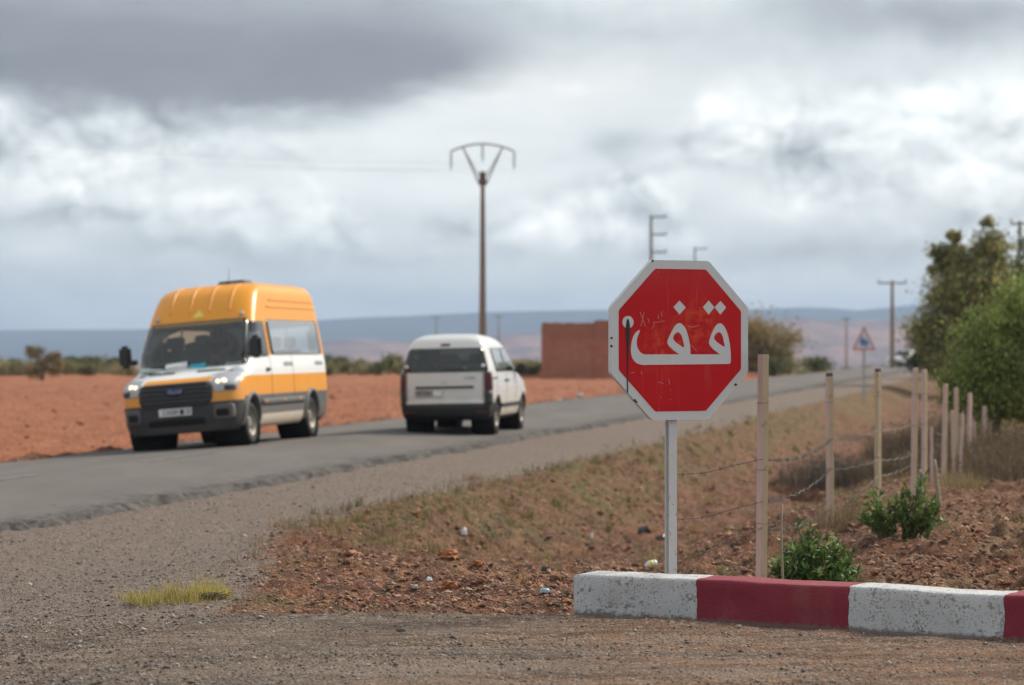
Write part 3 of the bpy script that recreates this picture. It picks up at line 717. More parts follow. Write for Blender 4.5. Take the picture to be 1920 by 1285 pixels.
hx, hy, _ = PY(1017, 698, 156); hz = gz(hx + 3, hy) - .05
hut = tag(empty('brick_hut', (hx, hy, hz)), 'plain windowless red clay brick hut with a flat top beyond the field', 'building')
mb = MB()
def wall(x0, x1, y0, y1, h0, h1=None, horizontal=True):
    n = 16; vs = []; h1 = h1 or h0
    for k in range(n + 1):
        s = k / n; hh = h0 + (h1 - h0) * s + random.uniform(-.035, .035)
        x_ = x0 + (x1 - x0) * s if horizontal else x0; y_ = y0 if horizontal else y0 + (y1 - y0) * s
        e = ((0, 0), (0, .3)) if horizontal else ((0, 0), (.3, 0))
        for (ex, ey) in e: vs += [(x_ + ex, y_ + ey, -.3), (x_ + ex, y_ + ey, hh)]
    fs = []
    for k in range(n):
        b_ = k * 4; fs += [(b_, b_ + 4, b_ + 5, b_ + 1), (b_ + 1, b_ + 5, b_ + 7, b_ + 3), (b_ + 3, b_ + 7, b_ + 6, b_ + 2)]
    fs += [(0, 1, 3, 2), (n * 4, n * 4 + 1, n * 4 + 3, n * 4 + 2)]
    m_ = MB(); m_.add(vs, fs); return m_.build('wall', m_brick, hut)
wall(0, 3.35, 0, 0, 3.70, 3.68); wall(3.352, 9.2, -.06, 0, 3.86, 3.9); wall(0, .3, .302, 6, 3.70, 3.6, False); wall(8.9, 9.2, .302, 6, 3.85, 3.8, False); wall(0, 9.2, 6.002, 0, 3.6, 3.6)
mb.box((4.6, 3.1, 3.3), (8.5, 5.5, .18)); mb.build('roof', mat('mud_roof', (.28, .16, .11), .95), hut)

# ================================================================== poles and cables
m_conc = mat('pole_concrete', (.22, .165, .125), .9, var=.25, scale=3)
m_grey = mat('pole_grey', (.22, .215, .20), .8, var=.2, scale=3)
m_steel = mat('galvanised_steel', (.42, .44, .45), .45, metal=.3, var=.1)
m_insul = mat('insulator_glass', (.40, .44, .44), .25, var=.1)
px, py, _ = PY(905, 700, 130); pz = gz(px, py)
pole = tag(empty('electricity_pole', (px, py, pz)), 'tall brown concrete electricity pole carrying an arched steel bracket behind the white van', 'pole')
top = PY(905, 322, 130)[2] - pz
mb = MB()
for k in range(1):
    vs = []
    for s in np.linspace(0, 1, 9):
        w = .28 - .15 * s
        for sx, sy in ((-1, -1), (1, -1), (1, 1), (-1, 1)): vs.append((sx * w * .8, sy * w, -.6 + (top + .6) * s))
    mb.add(vs, [(j * 4 + k2, j * 4 + (k2 + 1) % 4, j * 4 + 4 + (k2 + 1) % 4, j * 4 + 4 + k2) for j in range(8) for k2 in range(4)] + [(32, 33, 34, 35)])
mb.build('shaft', m_conc, pole, bevel=.02)
mb = MB(); mb.box((0, 0, top - .35), (.40, .50, .62), taper=.85); mb.build('collar', mat('collar_steel', (.12, .085, .07), .8), pole)
zt = PY(905, 268, 130)[2] - pz; hw = 61 / F * 130
arc = [(hw * s, 0, zt - .06 - .42 * s * s) for s in np.linspace(-1, 1, 17)]
mb = MB(); mb.tube([(x, -.12, z) for x, _, z in arc], .045, 6); mb.tube([(x, .12, z) for x, _, z in arc], .045, 6)
mb.build('bracket_arch', m_steel, pole)
for s in (-1, 1):
    mb = MB(); mb.tube([(s * .16, 0, top - .75), (s * hw * .62, 0, zt - .20)], .05, 6); mb.tube([(s * .22, 0, top - .2), (s * hw * .62, 0, zt - .20)], .04, 6)
    mb.build('bracket_strut', m_steel, pole)
ins = []
for s in (-1, 0, 1):
    z0 = zt - .06 - .42 * s * s; mb = MB(); prof = [(.02, 0)]
    for k in range(5): prof += [(.03, -.1 - .15 * k), (.11, -.15 - .15 * k), (.03, -.19 - .15 * k)]
    prof += [(.02, -1.0)]; mb.lathe(prof, 10, 'z', (s * hw * .97, 0, z0)); mb.build('insulator', m_insul, pole, True); ins.append((px + s * hw * .97, py, pz + z0 - 1.0))
for k, p in enumerate(ins):
    q_ = (p[0] - 52, p[1] - 46, p[2] + 2.2); n = 60; pts = []
    for j in range(n + 1):
        s = j / n; pts.append((p[0] + (q_[0] - p[0]) * s, p[1] + (q_[1] - p[1]) * s, p[2] + (q_[2] - p[2]) * s - 1.5 * 4 * s * (1 - s)))
    mb = MB(); mb.tube(pts, .0055, 4); tag(mb.build('power_cable', mat('cable', (.30, .31, .32), .5)), 'thin grey power cable sagging from the arched pole bracket', 'cable', 'cables of the arched pole')
def simple_pole(u_, vt, Y, r0, label, arms, m=m_grey, group=None):
    x, y, _ = PY(u_, 700, Y); z0 = gz(x, y) - .3; h = PY(u_, vt, Y)[2] - z0
    o = tag(empty('utility_pole', (x, y, z0)), label, 'pole', group)
    mb = MB(); mb.tube([(0, 0, h * s) for s in np.linspace(0, 1, 6)], [r0 * (1 - .45 * s) for s in np.linspace(0, 1, 6)], 8); mb.build('shaft', m, o, True)
    for (va, d0, d1, rr) in arms:
        za = PY(u_, va, Y)[2] - z0; mb = MB(); x0, x1 = d0 / F * Y, d1 / F * Y
        mb.box(((x0 + x1) / 2, 0, za), (x1 - x0, rr * 1.6, rr * 1.6)); a_ = mb.build('crossarm', m_grey, o)
        for xi in ([x1 * .95] if d0 >= 0 else [x0 * .95, x1 * .95]):
            mb = MB(); mb.lathe([(.02, 0), (.08, .05), (.08, .22), (.02, .26)], 8, 'z', (xi, 0, za + rr)); mb.build('insulator', m_insul, a_)
    return o
simple_pole(1221, 404, 225, .24, 'tall grey utility pole with three short side arms rising behind the stop sign', [(407, 0, 28, .10), (440, 0, 29, .10), (473, 0, 29, .10)])
simple_pole(1303, 463, 330, .24, 'grey utility pole with a single visible side arm rising behind the stop sign', [(467, 0, 22, .10), (498, 0, 22, .10)])
simple_pole(1673, 526, 185, .20, 'brown utility pole with a long level crossarm beside the road', [(531, -27, 27, .08)], m_conc)
simple_pole(1587, 594, 330, .17, 'small far brown utility pole against the hills by the school sign', [(598, -8, 8, .08)], m_conc)
simple_pole(935, 590, 420, .20, 'faint far utility pole seen just right of the arched pole', [(594, -9, 9, .1)])
simple_pole(818, 592, 460, .20, 'faint far utility pole seen above the white van roof', [(596, -9, 9, .1)])
simple_pole(1912, 414, 150, .2, 'grey utility pole with a level crossarm among the tall trees', [(420, -17, 17, .08)])

# ================================================================== school crossing warning sign
x, y, z = P(1620, 741, -.12); z = gz(x, y)
ss = tag(empty('warning_sign', (x, y, z)), 'triangular red bordered warning sign with blue walking children beside the road', 'road sign')
h = PY(0, 657, y)[2] - z; ht = PY(0, 614, y)[2] - z
mb = MB(); mb.box((0, .03, (h + .5) / 2 - .2), (.09, .05, h + .9)); mb.build('post', mat('school_post', (.33, .33, .34), .5), ss)
w = 22 / F * y
def tri(k): 
    cx, cz = 0, h + (ht - h) * .33
    return round_poly([(cx + (-w) * k, cz + (h - cz) * k), (w * k, cz + (h - cz) * k), (0, cz + (ht + .06 - cz) * k)], .05 * k)
curve_fill('plate', [tri(1.0)], .02, mat('school_red', (.48, .11, .12), .5), ss, M90, 0)
curve_fill('white_panel', [tri(.80)], .004, m_signwhite, ss, M90, .014)
mb_ = mat('school_blue', (.02, .13, .42), .4); hz_ = h + (ht - h) * .16
for k, (ox, sc_) in enumerate([(-.06, 1.0), (.085, .78)]):
    hh = (ht - h) * .42 * sc_; f = [(-.035, 0), (-.05, .45), (-.07, .45), (-.055, .78), (.03, .78), (.08, .5), (.05, .45), (.045, .3), (.075, 0), (.035, 0), (.01, .3), (-.01, 0)]
    body_ = [(ox + a_ * 1.3 * sc_, hz_ + b_ * hh) for a_, b_ in f]; head_ = [(ox - .01 + .04 * sc_ * math.cos(q), hz_ + hh * .92 + .045 * sc_ * math.sin(q)) for q in np.linspace(0, 6.28, 10, endpoint=False)]
    curve_fill('pictogram', [body_], .003, mb_, ss, M90, .018); curve_fill('pictogram', [head_], .003, mb_, ss, M90, .018)
# ================================================================== vehicles: lofted shells
def pchip(xk, yk):
    xk = np.array(xk, float); yk = np.array(yk, float); h = np.diff(xk); d = np.diff(yk) / h
    m = np.zeros(len(xk)); m[0], m[-1] = d[0], d[-1]
    for i in range(1, len(xk) - 1):
        if d[i - 1] * d[i] > 0:
            w1, w2 = 2 * h[i] + h[i - 1], h[i] + 2 * h[i - 1]; m[i] = (w1 + w2) / (w1 / d[i - 1] + w2 / d[i])
    def f(x):
        x = min(max(x, xk[0]), xk[-1]); i = min(int(np.searchsorted(xk, x, 'right')) - 1, len(xk) - 2); t = (x - xk[i]) / h[i]
        return float((1 + 2 * t) * (1 - t) ** 2 * yk[i] + t * (1 - t) ** 2 * h[i] * m[i] + t * t * (3 - 2 * t) * yk[i + 1] + t * t * (t - 1) * h[i] * m[i + 1])
    return f
class Loft:
    def __init__(s, xf, xr, hw, df, dr, nf=3.0, nr=4.5, inset=0.0):
        s.k = {}
        for n, tab in (('xf', xf), ('xr', xr), ('hw', hw), ('df', df), ('dr', dr)): s.k[n] = pchip([t[0] for t in tab], [t[1] for t in tab])
        s.nf, s.nr, s.ins = nf, nr, inset; s.z0, s.z1 = hw[0][0], hw[-1][0]
    def g(s, z):
        i = s.ins; return s.k['xf'](z) - i, s.k['xr'](z) + i, s.k['hw'](z) - i, s.k['df'](z), s.k['dr'](z)
    def F(s, y, z):
        xf, xr, hw, df, dr = s.g(z); q = min(abs(y) / hw, 1); return Vector((xf - df + df * (1 - q ** s.nf) ** (1 / s.nf), y, z))
    def B(s, y, z):
        xf, xr, hw, df, dr = s.g(z); q = min(abs(y) / hw, 1); return Vector((xr + dr - dr * (1 - q ** s.nr) ** (1 / s.nr), y, z))
    def S(s, x, z, sg):
        xf, xr, hw, df, dr = s.g(z)
        if x > xf - df: q = min((x - xf + df) / df, 1); y = hw * (1 - q ** s.nf) ** (1 / s.nf)
        elif x < xr + dr: q = min((xr + dr - x) / dr, 1); y = hw * (1 - q ** s.nr) ** (1 / s.nr)
        else: y = hw
        return Vector((x, sg * y, z))
    def at(s, kind, a, z):
        return s.F(a, z) if kind == 'F' else s.B(a, z) if kind == 'B' else s.S(a, z, 1 if kind == 'L' else -1)
    def nrm(s, kind, a, z):
        e = .012; p = s.at(kind, a + e, z) - s.at(kind, a - e, z); q = s.at(kind, a, z + e) - s.at(kind, a, z - e)
        n = p.cross(q)
        out = {'F': Vector((1, 0, .2)), 'B': Vector((-1, 0, .2)), 'L': Vector((0, 1, .1)), 'R': Vector((0, -1, .1))}[kind]
        if n.length < 1e-9: return out.normalized()
        n.normalize(); return n if n.dot(out) > 0 else -n
    def shell(s, zs, nf=14, ns=60, nr=8):
        rings = []
        for z in zs:
            xf, xr, hw, df, dr = s.g(z); h = []
            for k in range(nf + 1):
                a = math.pi / 2 * k / nf; h.append((xf - df + df * math.cos(a) ** (2 / s.nf), hw * math.sin(a) ** (2 / s.nf), z))
            for k in range(1, ns): h.append((xf - df + (xr + dr - xf + df) * k / ns, hw, z))
            for k in range(nr + 1):
                a = math.pi / 2 * k / nr; h.append((xr + dr - dr * math.sin(a) ** (2 / s.nr), hw * math.cos(a) ** (2 / s.nr), z))
            h += [(x, -y, z) for x, y, z in h[-2:0:-1]]; rings.append(h)
        return rings
    def body(s, name, zs, mats, midx, cut, parent, **kw):
        rg = s.shell(zs, **kw); n = len(rg[0]); mb = MB(); vs = [p for r in rg for p in r]; fs = []; mi = []
        for i in range(len(rg) - 1):
            for k in range(n):
                k2 = (k + 1) % n; q = [rg[i][k], rg[i][k2], rg[i + 1][k2], rg[i + 1][k]]; c_ = [sum(p[j] for p in q) / 4 for j in range(3)]
                if cut(*c_): continue
                fs.append((i * n + k, i * n + k2, (i + 1) * n + k2, (i + 1) * n + k)); mi.append(midx(*c_))
        fs.append(tuple((len(rg) - 1) * n + k for k in range(n))); mi.append(midx(*[sum(p[j] for p in rg[-1]) / n for j in range(3)]))
        fs.append(tuple(k for k in range(n))[::-1]); mi.append(midx(*[sum(p[j] for p in rg[0]) / n for j in range(3)]))
        mb.v = vs; mb.f = fs; mb.mi = mi
        o = mb.build(name, mats, parent, True); return o
    def patch(s, name, kind, z0, z1, lo, hi, m, parent, off=.006, th=.012, na=14, nz=10, border=0, m2=None, rad=0.0):
        lo_ = lo if callable(lo) else (lambda z: lo); hi_ = hi if callable(hi) else (lambda z: hi)
        mb = MB(); fr = []; bk = []
        tz = [.5 - .5 * math.cos(math.pi * k / nz) for k in range(nz + 1)] if rad else [k / nz for k in range(nz + 1)]
        for t in tz:
            z = z0 + (z1 - z0) * t; ins = 0
            if rad:
                d = min(z - z0, z1 - z); 
                if d < rad: ins = rad - math.sqrt(max(rad * rad - (rad - d) ** 2, 0))
            for k in range(na + 1):
                a = lo_(z) + ins + (hi_(z) - lo_(z) - 2 * ins) * k / na; n_ = s.nrm(kind, a, z); p = s.at(kind, a, z)
                fr.append(p + n_ * off); bk.append(p + n_ * (off - th))
        W = na + 1; fs = []; mi = []; N = len(fr)
        for i in range(nz):
            for k in range(na):
                fs.append((i * W + k, i * W + k + 1, (i + 1) * W + k + 1, (i + 1) * W + k))
                mi.append(1 if (border and (i < border or k < border or i >= nz - border or k >= na - border)) else 0)
        rim = [k for k in range(W)] + [(i) * W + na for i in range(1, nz + 1)] + [nz * W + k for k in range(na - 1, -1, -1)] + [i * W for i in range(nz - 1, 0, -1)]
        vs = fr + ([bk[i] for i in rim]); L = len(rim)
        for j in range(L):
            fs.append((rim[j], rim[(j + 1) % L], N + (j + 1) % L, N + j)); mi.append(1 if border else 0)
        mb.v = vs; mb.f = fs; mb.mi = mi
        return mb.build(name, [m, m2] if m2 else [m], parent, True)

m_tyre = mat('tyre_rubber', (.018, .017, .017), .85, var=.3, scale=20)
m_rimst = mat('dusty_rim', (.30, .27, .23), .55, metal=.3, var=.25, scale=12)
m_dark = mat('dark_plastic', (.022, .022, .024), .6, var=.2)
m_well = mat('wheel_well', (.008, .008, .008), .95)
m_int = mat('interior_grey', (.11, .115, .12), .8, var=.2)
m_seat = mat('seat_fabric', (.022, .024, .032), .9, var=.2)
m_glass = glass_mat('window_glass', (.74, .82, .80), .02)
m_glassd = glass_mat('tinted_glass', (.24, .26, .26), .02)
m_glasss = glass_mat('side_glass', (.55, .60, .60), .36)
m_frit = mat('glass_border', (.012, .012, .014), .15)
m_chrome = mat('lamp_reflector', (.34, .36, .39), .42, var=.3, scale=14)
m_plate = mat('plate_white', (.62, .62, .62), .5)
m_ink = mat('plate_ink', (.02, .02, .022), .6)
m_tail = mat('tail_light_red', (.075, .006, .009), .3, var=.1)
m_amber = mat('amber_lens', (.65, .16, .03), .3)
m_lamp = mat('lit_headlamp', (1, .9, .7), .3, emit=(1.0, .74, .42), es=1.3)
def wheel(name, c, r, w, side, parent, m_rim_=None):
    e = empty(name, c); e.parent = parent
    mb = MB(); o = side * w / 2
    pr = [(r * .62, -w / 2), (r * .9, -w / 2), (r * .97, -w * .42), (r, -w * .3), (r, w * .3), (r * .97, w * .42), (r * .9, w / 2), (r * .62, w / 2), (r * .6, 0)]
    mb.lathe(pr + [pr[0]], 32, 'y'); mb.build('tyre', m_tyre, e, True)
    mb = MB(); s = side
    mb.lathe([(r * .64, s * w * .46), (r * .60, s * w * .47), (r * .56, s * w * .30), (r * .50, s * w * .12), (r * .30, s * w * .16), (r * .26, s * w * .30), (r * .12, s * w * .34), (.001, s * w * .34)], 28, 'y')
    for k in range(8):
        a = 2 * math.pi * k / 8; mb.lathe([(r * .045, 0), (r * .045, s * .02), (.001, s * .02)], 6, 'y', (r * .2 * math.cos(a), s * w * .31, r * .2 * math.sin(a)))
    mb.build('rim', m_rim_ or m_rimst, e, True)
    mb = MB()
    for k in range(8):
        a = 2 * math.pi * (k + .5) / 8; mb.lathe([(r * .06, 0), (.001, 0)], 8, 'y', (r * .42 * math.cos(a), s * (w * .14 + .012), r * .42 * math.sin(a)))
    mb.build('rim_hole', m_well, e); return e
def arch(name, x, r, z, sg, L, m, parent, w=.06, d=.035):
    mb = MB(); vs = []; n = 20
    for k in range(n + 1):
        a = math.pi * (-.03 + 1.06 * k / n)
        for rr, o in ((r, -.10), (r, d), (r + w, d * .8), (r + w, -.02)):
            px_, pz_ = x + rr * math.cos(a), z + rr * math.sin(a); p = L.S(px_, max(pz_, L.z0 + .02), sg); vs.append((px_, p.y + sg * o, pz_))
    mb.add(vs, [(k * 4 + j, k * 4 + j + 1, k * 4 + 5 + j, k * 4 + 4 + j) for k in range(n) for j in range(3)]); return mb.build(name, m, parent, True)
def seat(x, y, z, parent, w=.48, h=.72, name='seat'):
    mb = MB(); mb.box((x, y, z), (.5, w, .16)); mb.box((x - .27, y, z + h / 2), (.14, w, h), (0, R(-10), 0)); mb.box((x - .35, y, z + h + .13), (.1, w * .55, .2), (0, R(-10), 0))
    return mb.build(name, m_seat, parent, bevel=.03)

# ------------------------------------------------------------------ yellow and white minibus
m_vy = mat('van_yellow', (.72, .285, .012), .38, var=.06, scale=2, dirt=(.38, .22, .12), dirt_z=(.5, 1.2, .35))
m_vw = mat('van_white', (.74, .75, .76), .38, var=.04, scale=2, dirt=(.45, .38, .32), dirt_z=(.8, 1.5, .25))
m_vg = mat('van_cladding', (.085, .087, .092), .6, var=.12, dirt=(.17, .13, .10), dirt_z=(.3, .8, .5))
m_vb = mat('van_bumper', (.026, .027, .030), .55, var=.15, dirt=(.09, .075, .065), dirt_z=(.25, .6, .4))
m_vs = mat('van_sill', (.55, .50, .43), .5, var=.1, dirt=(.36, .27, .19), dirt_z=(.3, .6, .5))
VXF = [(.26, .92), (.34, .93), (.5, .96), (.72, .96), (.86, .945), (1.0, .92), (1.07, .87), (1.12, .76), (1.17, .58), (1.23, .36), (1.29, .17), (1.34, .08), (1.7, -.22), (2.08, -.55), (2.3, -.73), (2.5, -.92), (2.62, -1.08), (2.70, -1.30), (2.75, -1.62), (2.78, -2.2)]
VXR = [(.26, -4.80), (.4, -4.93), (1.4, -4.95), (2.1, -4.92), (2.5, -4.87), (2.68, -4.80), (2.75, -4.68), (2.78, -4.3)]
VHW = [(.26, .90), (.36, .97), (.55, 1.01), (.9, 1.03), (1.2, 1.03), (1.45, 1.01), (1.8, .975), (2.1, .94), (2.35, .91), (2.55, .875), (2.66, .82), (2.73, .71), (2.765, .56), (2.78, .36)]
VDF = [(.26, .62), (.7, .62), (1.1, .66), (1.4, .62), (1.6, .40), (2.1, .34), (2.6, .42), (2.78, .42)]
VDR = [(.26, .15), (2.78, .15)]
L = Loft(VXF, VXR, VHW, VDF, VDR); LI = Loft(VXF, VXR, VHW, VDF, VDR, inset=.05)
van = empty('minibus', (0, 0, 0))
tag(van, 'yellow and white high roof minibus with lit headlights driving on the road', 'minibus')
def arch_cut(x, y, z, axles, r, zc, lim): return abs(y) > lim and any((x - a_) ** 2 + (z - zc) ** 2 < r * r for a_ in axles)
def ws_half(z): return L.k['hw'](z) - .115
def vcut(x, y, z):
    if arch_cut(x, y, z, (0, -3.75), .455, .36, .6): return True
    if 1.38 < z < 2.06 and x > L.k['xf'](z) - .30 and abs(y) < ws_half(z) - .03: return True      # windscreen
    if abs(y) > .75:
        if 1.47 < z < 2.02 and -1.12 < x < -.36 - (z - 1.47) * .72 + .30: return True                 # front door
        if 1.50 < z < 2.04 and -4.62 < x < -1.42: return True
    if x < -4.8 and 1.5 < z < 2.0 and .08 < abs(y) < .78: return True
    return False
def vmid(x, y, z):
    front = x > .42
    if z > 1.46: return 0
    if z > 2.0: return 0
    if front:
        if z < .74: return 3
        if z < 1.055: return 0
        if z < 1.155 and abs(y) < .60: return 0
        return 1
    if z < .47: return 4 if (-3.2 < x < -.5) else 2
    if z < .80: return 2
    if z < 1.13: return 0
    return 1
zs = sorted(set([round(z, 3) for z in list(np.arange(.26, 1.0, .047)) + list(np.arange(1.0, 1.5, .022)) + list(np.arange(1.5, 2.5, .042)) + list(np.linspace(2.5, 2.78, 22))]))
zs = [z for z in zs if all(abs(z - q_) > .012 for q_ in (.47, .74, .80, 1.055, 1.13, 1.155, 1.46))] + [.47, .74, .80, 1.055, 1.13, 1.155, 1.46]
zs.sort()
L.body('body', zs, [m_vy, m_vw, m_vg, m_vb, m_vs], vmid, vcut, van, ns=110, nf=22)
LI.body('interior_lining', [z for z in zs if .5 < z < 2.70], [m_int], lambda *a: 0, lambda x, y, z: z < .9 and abs(y) > .5 and min(abs(x), abs(x + 3.75)) < .6 or vcut(x, y * 1.05, z), van, ns=90, nf=18)
mb = MB(); mb.box((-2.2, 0, .52), (5.1, 1.7, .1)); mb.build('floor_pan', m_int, van)
wsg = L.patch('windscreen', 'F', 1.325, 2.11, lambda z: -ws_half(z) - .035, lambda z: ws_half(z) + .035, m_glass, van, off=.012, th=.02, na=28, nz=18, border=1, m2=m_frit, rad=.06)
mb = MB()
for y0, y1 in ((-.75, -.02), (.62, -.10)):
    mb.tube([L.F(y0 * (1 - s) + y1 * s, 1.355 + .05 * s) + Vector((.035, 0, .012)) for s in np.linspace(0, 1, 8)], .012, 5)
mb.build('wiper', m_dark, wsg)
for kd in 'LR':
    L.patch('side_window', kd, 1.47, 2.08, lambda z: -4.68, lambda z: -1.36, m_glasss, van, off=.010, th=.02, na=26, nz=12, border=1, m2=m_frit, rad=.10)
    L.patch('door_window', kd, 1.44, 2.05, lambda z: -1.17, lambda z: -.30 - (z - 1.44) * .72 + .22, m_glassd, van, off=.010, th=.02, na=10, nz=10, border=1, m2=m_frit, rad=.05)
    L.patch('door_seam', kd, .62, 2.06, -1.232, -1.222, m_well, van, off=.003, na=1, nz=24)
    L.patch('door_seam', kd, .62, 2.10, -2.62, -2.61, m_well, van, off=.003, na=1, nz=24)
    L.patch('rub_strip', kd, .63, .72, -3.22, -.52, m_vg, van, off=.025, th=.03, na=20, nz=3)
    L.patch('roof_groove', kd, 2.30, 2.325, -4.7, -1.6, m_vy, van, off=.010, na=20, nz=2)
    L.patch('roof_groove', kd, 2.42, 2.445, -4.7, -1.8, m_vy, van, off=.010, na=20, nz=2)
    for xa in (-.75, -1.9, -2.9): L.patch('side_marker', kd, .655, .70, xa - .04, xa + .04, m_amber, van, off=.032, na=3, nz=2)
    L.patch('door_handle', kd, 1.20, 1.245, -1.12, -.93, m_dark, van, off=.03, th=.03, na=4, nz=2)
    sg = 1 if kd == 'L' else -1
    arch('wheel_arch', 0, .44, .36, sg, L, m_vg, van); arch('wheel_arch', -3.75, .44, .36, sg, L, m_vg, van)
    for xa in (0, -3.75):
        mb = MB(); mb.lathe([(.46, sg * .45), (.46, sg * .99), ], 24, 'y', (xa, 0, .36)); mb.lathe([(.001, sg * .45), (.46, sg * .45)], 24, 'y', (xa, 0, .36)); mb.build('wheel_well', m_well, van)
    wheel('wheel', (0, sg * .87, .35), .355, .235, sg, van)
    wheel('wheel', (-3.75, sg * .90, .35), .355, .195, sg, van); wheel('wheel', (-3.75, sg * .64, .35), .355, .195, sg, van)
    # mirrors
    mr = MB(); mr.box((-.05, sg * 1.14, 1.60), (.15, .20, .38)); mo = mr.build('mirror', m_dark, van, bevel=.05)
    ar = MB(); ar.tube([(-.16, sg * .98, 1.50), (-.06, sg * 1.14, 1.50)], .045, 8); ar.build('mirror_arm', m_dark, mo)
    # headlight
    hl = L.patch('headlight', 'F', .90, 1.17, (lambda z: .60 + .0 * z + max(0, 1.0 - z) * .45) if sg > 0 else (lambda z: -(.985 - max(0, .99 - z) * .2)), (lambda z: .985 - max(0, .99 - z) * .2) if sg > 0 else (lambda z: -(.60 + max(0, 1.0 - z) * .45)), m_chrome, van, off=.012, th=.04, na=12, nz=8, rad=.05)
    L.patch('lens_bezel', 'F', .915, 1.0, (.80 if sg > 0 else -.95), (.95 if sg > 0 else -.80), m_dark, hl, off=.02, na=5, nz=3)
    for yy, zz, rr in ((.70, 1.055, .036), (.79, 1.065, .042)):
        p = L.F(sg * yy, zz); n_ = L.nrm('F', sg * yy, zz); mb = MB(); mb.lathe([(.0001, .022), (rr * .7, .018), (rr, 0)], 14, 'x'); o = mb.build('lamp', m_lamp, hl, True); o.location = p + n_ * .016; o.rotation_euler = n_.to_track_quat('X', 'Z').to_euler()
    L.patch('bumper_corner', 'F', .46, .70, (.62 if sg > 0 else -.93), (.93 if sg > 0 else -.62), m_vg, van, off=.014, th=.02, na=8, nz=5, rad=.05)
    L.patch('fog_light_pocket', 'F', .50, .62, (.66 if sg > 0 else -.86), (.86 if sg > 0 else -.66), m_well, van, off=.019, na=6, nz=4, rad=.03)
    L.patch('cowl_vent', 'F', 1.245, 1.268, (.20 if sg > 0 else -.66), (.66 if sg > 0 else -.20), m_dark, van, off=.010, na=8, nz=2)
    L.patch('roof_lamp', 'F', 2.16, 2.205, sg * .74 - .035, sg * .74 + .035, m_chrome, van, off=.03, th=.04, na=3, nz=3)
for yy in (-.52, -.17, .17, .52):
    L.patch('roof_rib', 'F', 2.26, 2.735, yy - .014, yy + .014, m_vy, van, off=.012, th=.02, na=2, nz=20)
gr = L.patch('grille', 'F', .70, 1.075, lambda z: -.62 + max(0, .80 - z) * .5, lambda z: .62 - max(0, .80 - z) * .5, m_dark, van, off=.018, th=.03, na=20, nz=8, rad=.08)
for zz in (.77, .84, .91, .98, 1.04): L.patch('grille_bar', 'F', zz - .012, zz + .012, -.56, .56, m_vb, gr, off=.036, th=.02, na=14, nz=2)
p = L.F(0, .94); Mb = Matrix.Translation((p.x + .035, 0, .94)) @ Matrix.Rotation(R(-6), 4, 'Y')
mb = MB(); mb.lathe([(.0001, .014), (.85, .014), (1.0, .006), (1.0, -.01)], 28, 'x'); bo = mb.build('badge', mat('badge_blue', (.012, .022, .09), .25), gr, True)
bo.data.transform(Mb @ Matrix.Diagonal((1, .155, .062, 1)))
text_mesh('Ford', .10, 'badge_lettering', m_chrome, gr, Matrix.Translation((p.x + .052, 0, .94)) @ Matrix.Rotation(R(90), 4, 'Z') @ Matrix.Rotation(R(90), 4, 'X'), shear=.3, extrude=.002, sx=1.2)
lg = L.patch('lower_grille', 'F', .40, .50, -.48, .48, m_well, van, off=.010, na=14, nz=3, rad=.03)
p = L.F(0, .61); pl = MB(); pl.box((p.x + .03, 0, .615), (.012, .56, .125)); po = pl.build('number_plate', m_plate, van, bevel=.004)
MT = Matrix.Rotation(R(90), 4, 'Z') @ Matrix.Rotation(R(90), 4, 'X')
text_mesh('23688', .115, 'plate_digits', m_ink, po, Matrix.Translation((p.x + .037, -.085, .615)) @ MT, sx=.95)
pb = MB(); pb.box((p.x + .037, .115, .615), (.003, .07, .085)); pb.build('plate_letter', m_ink, po)
text_mesh('58', .115, 'plate_digits', m_ink, po, Matrix.Translation((p.x + .037, .215, .615)) @ MT, sx=.8)
# sticker, antenna, texts on the side band
p = L.F(0, 2.22); n_ = L.nrm('F', 0, 2.22)
curve_fill('roof_sticker', [[(-.11, -.06), (.11, -.06), (0, .12)]], .004, mat('sticker_yellow', (.75, .55, .10), .5), van, Matrix.Translation(p + n_ * .008) @ n_.to_track_quat('Z', 'Y').to_matrix().to_4x4() @ Matrix.Rotation(R(0), 4, 'Z'), 0)
mb = MB(); mb.tube([(-1.7, .25, 2.72), (-1.78, .25, 3.02)], [.008, .003], 5); mb.lathe([(.05, 2.70), (.045, 2.79), (.001, 2.80)], 10, 'z', (-1.7, .25, 0)); mb.build('antenna', m_dark, van)
mb = MB(); mb.box((-2.6, .1, 2.80), (.55, .5, .09)); mb.build('roof_vent', mat('roof_vent_grey', (.12, .12, .12), .7), van, bevel=.03)
mband = mat('band_lettering', (.16, .165, .18), .6)
for x0, w_ in ((-2.10, .09), (-2.22, .06), (-2.33, .09), (-2.46, .07), (-2.58, .09), (-4.2, .10), (-4.33, .07), (-4.45, .10), (-4.6, .08)):
    for kd in 'LR': L.patch('side_lettering', kd, 1.27, 1.345, x0 - w_ / 2, x0 + w_ / 2, mband, van, off=.004, na=2, nz=2)
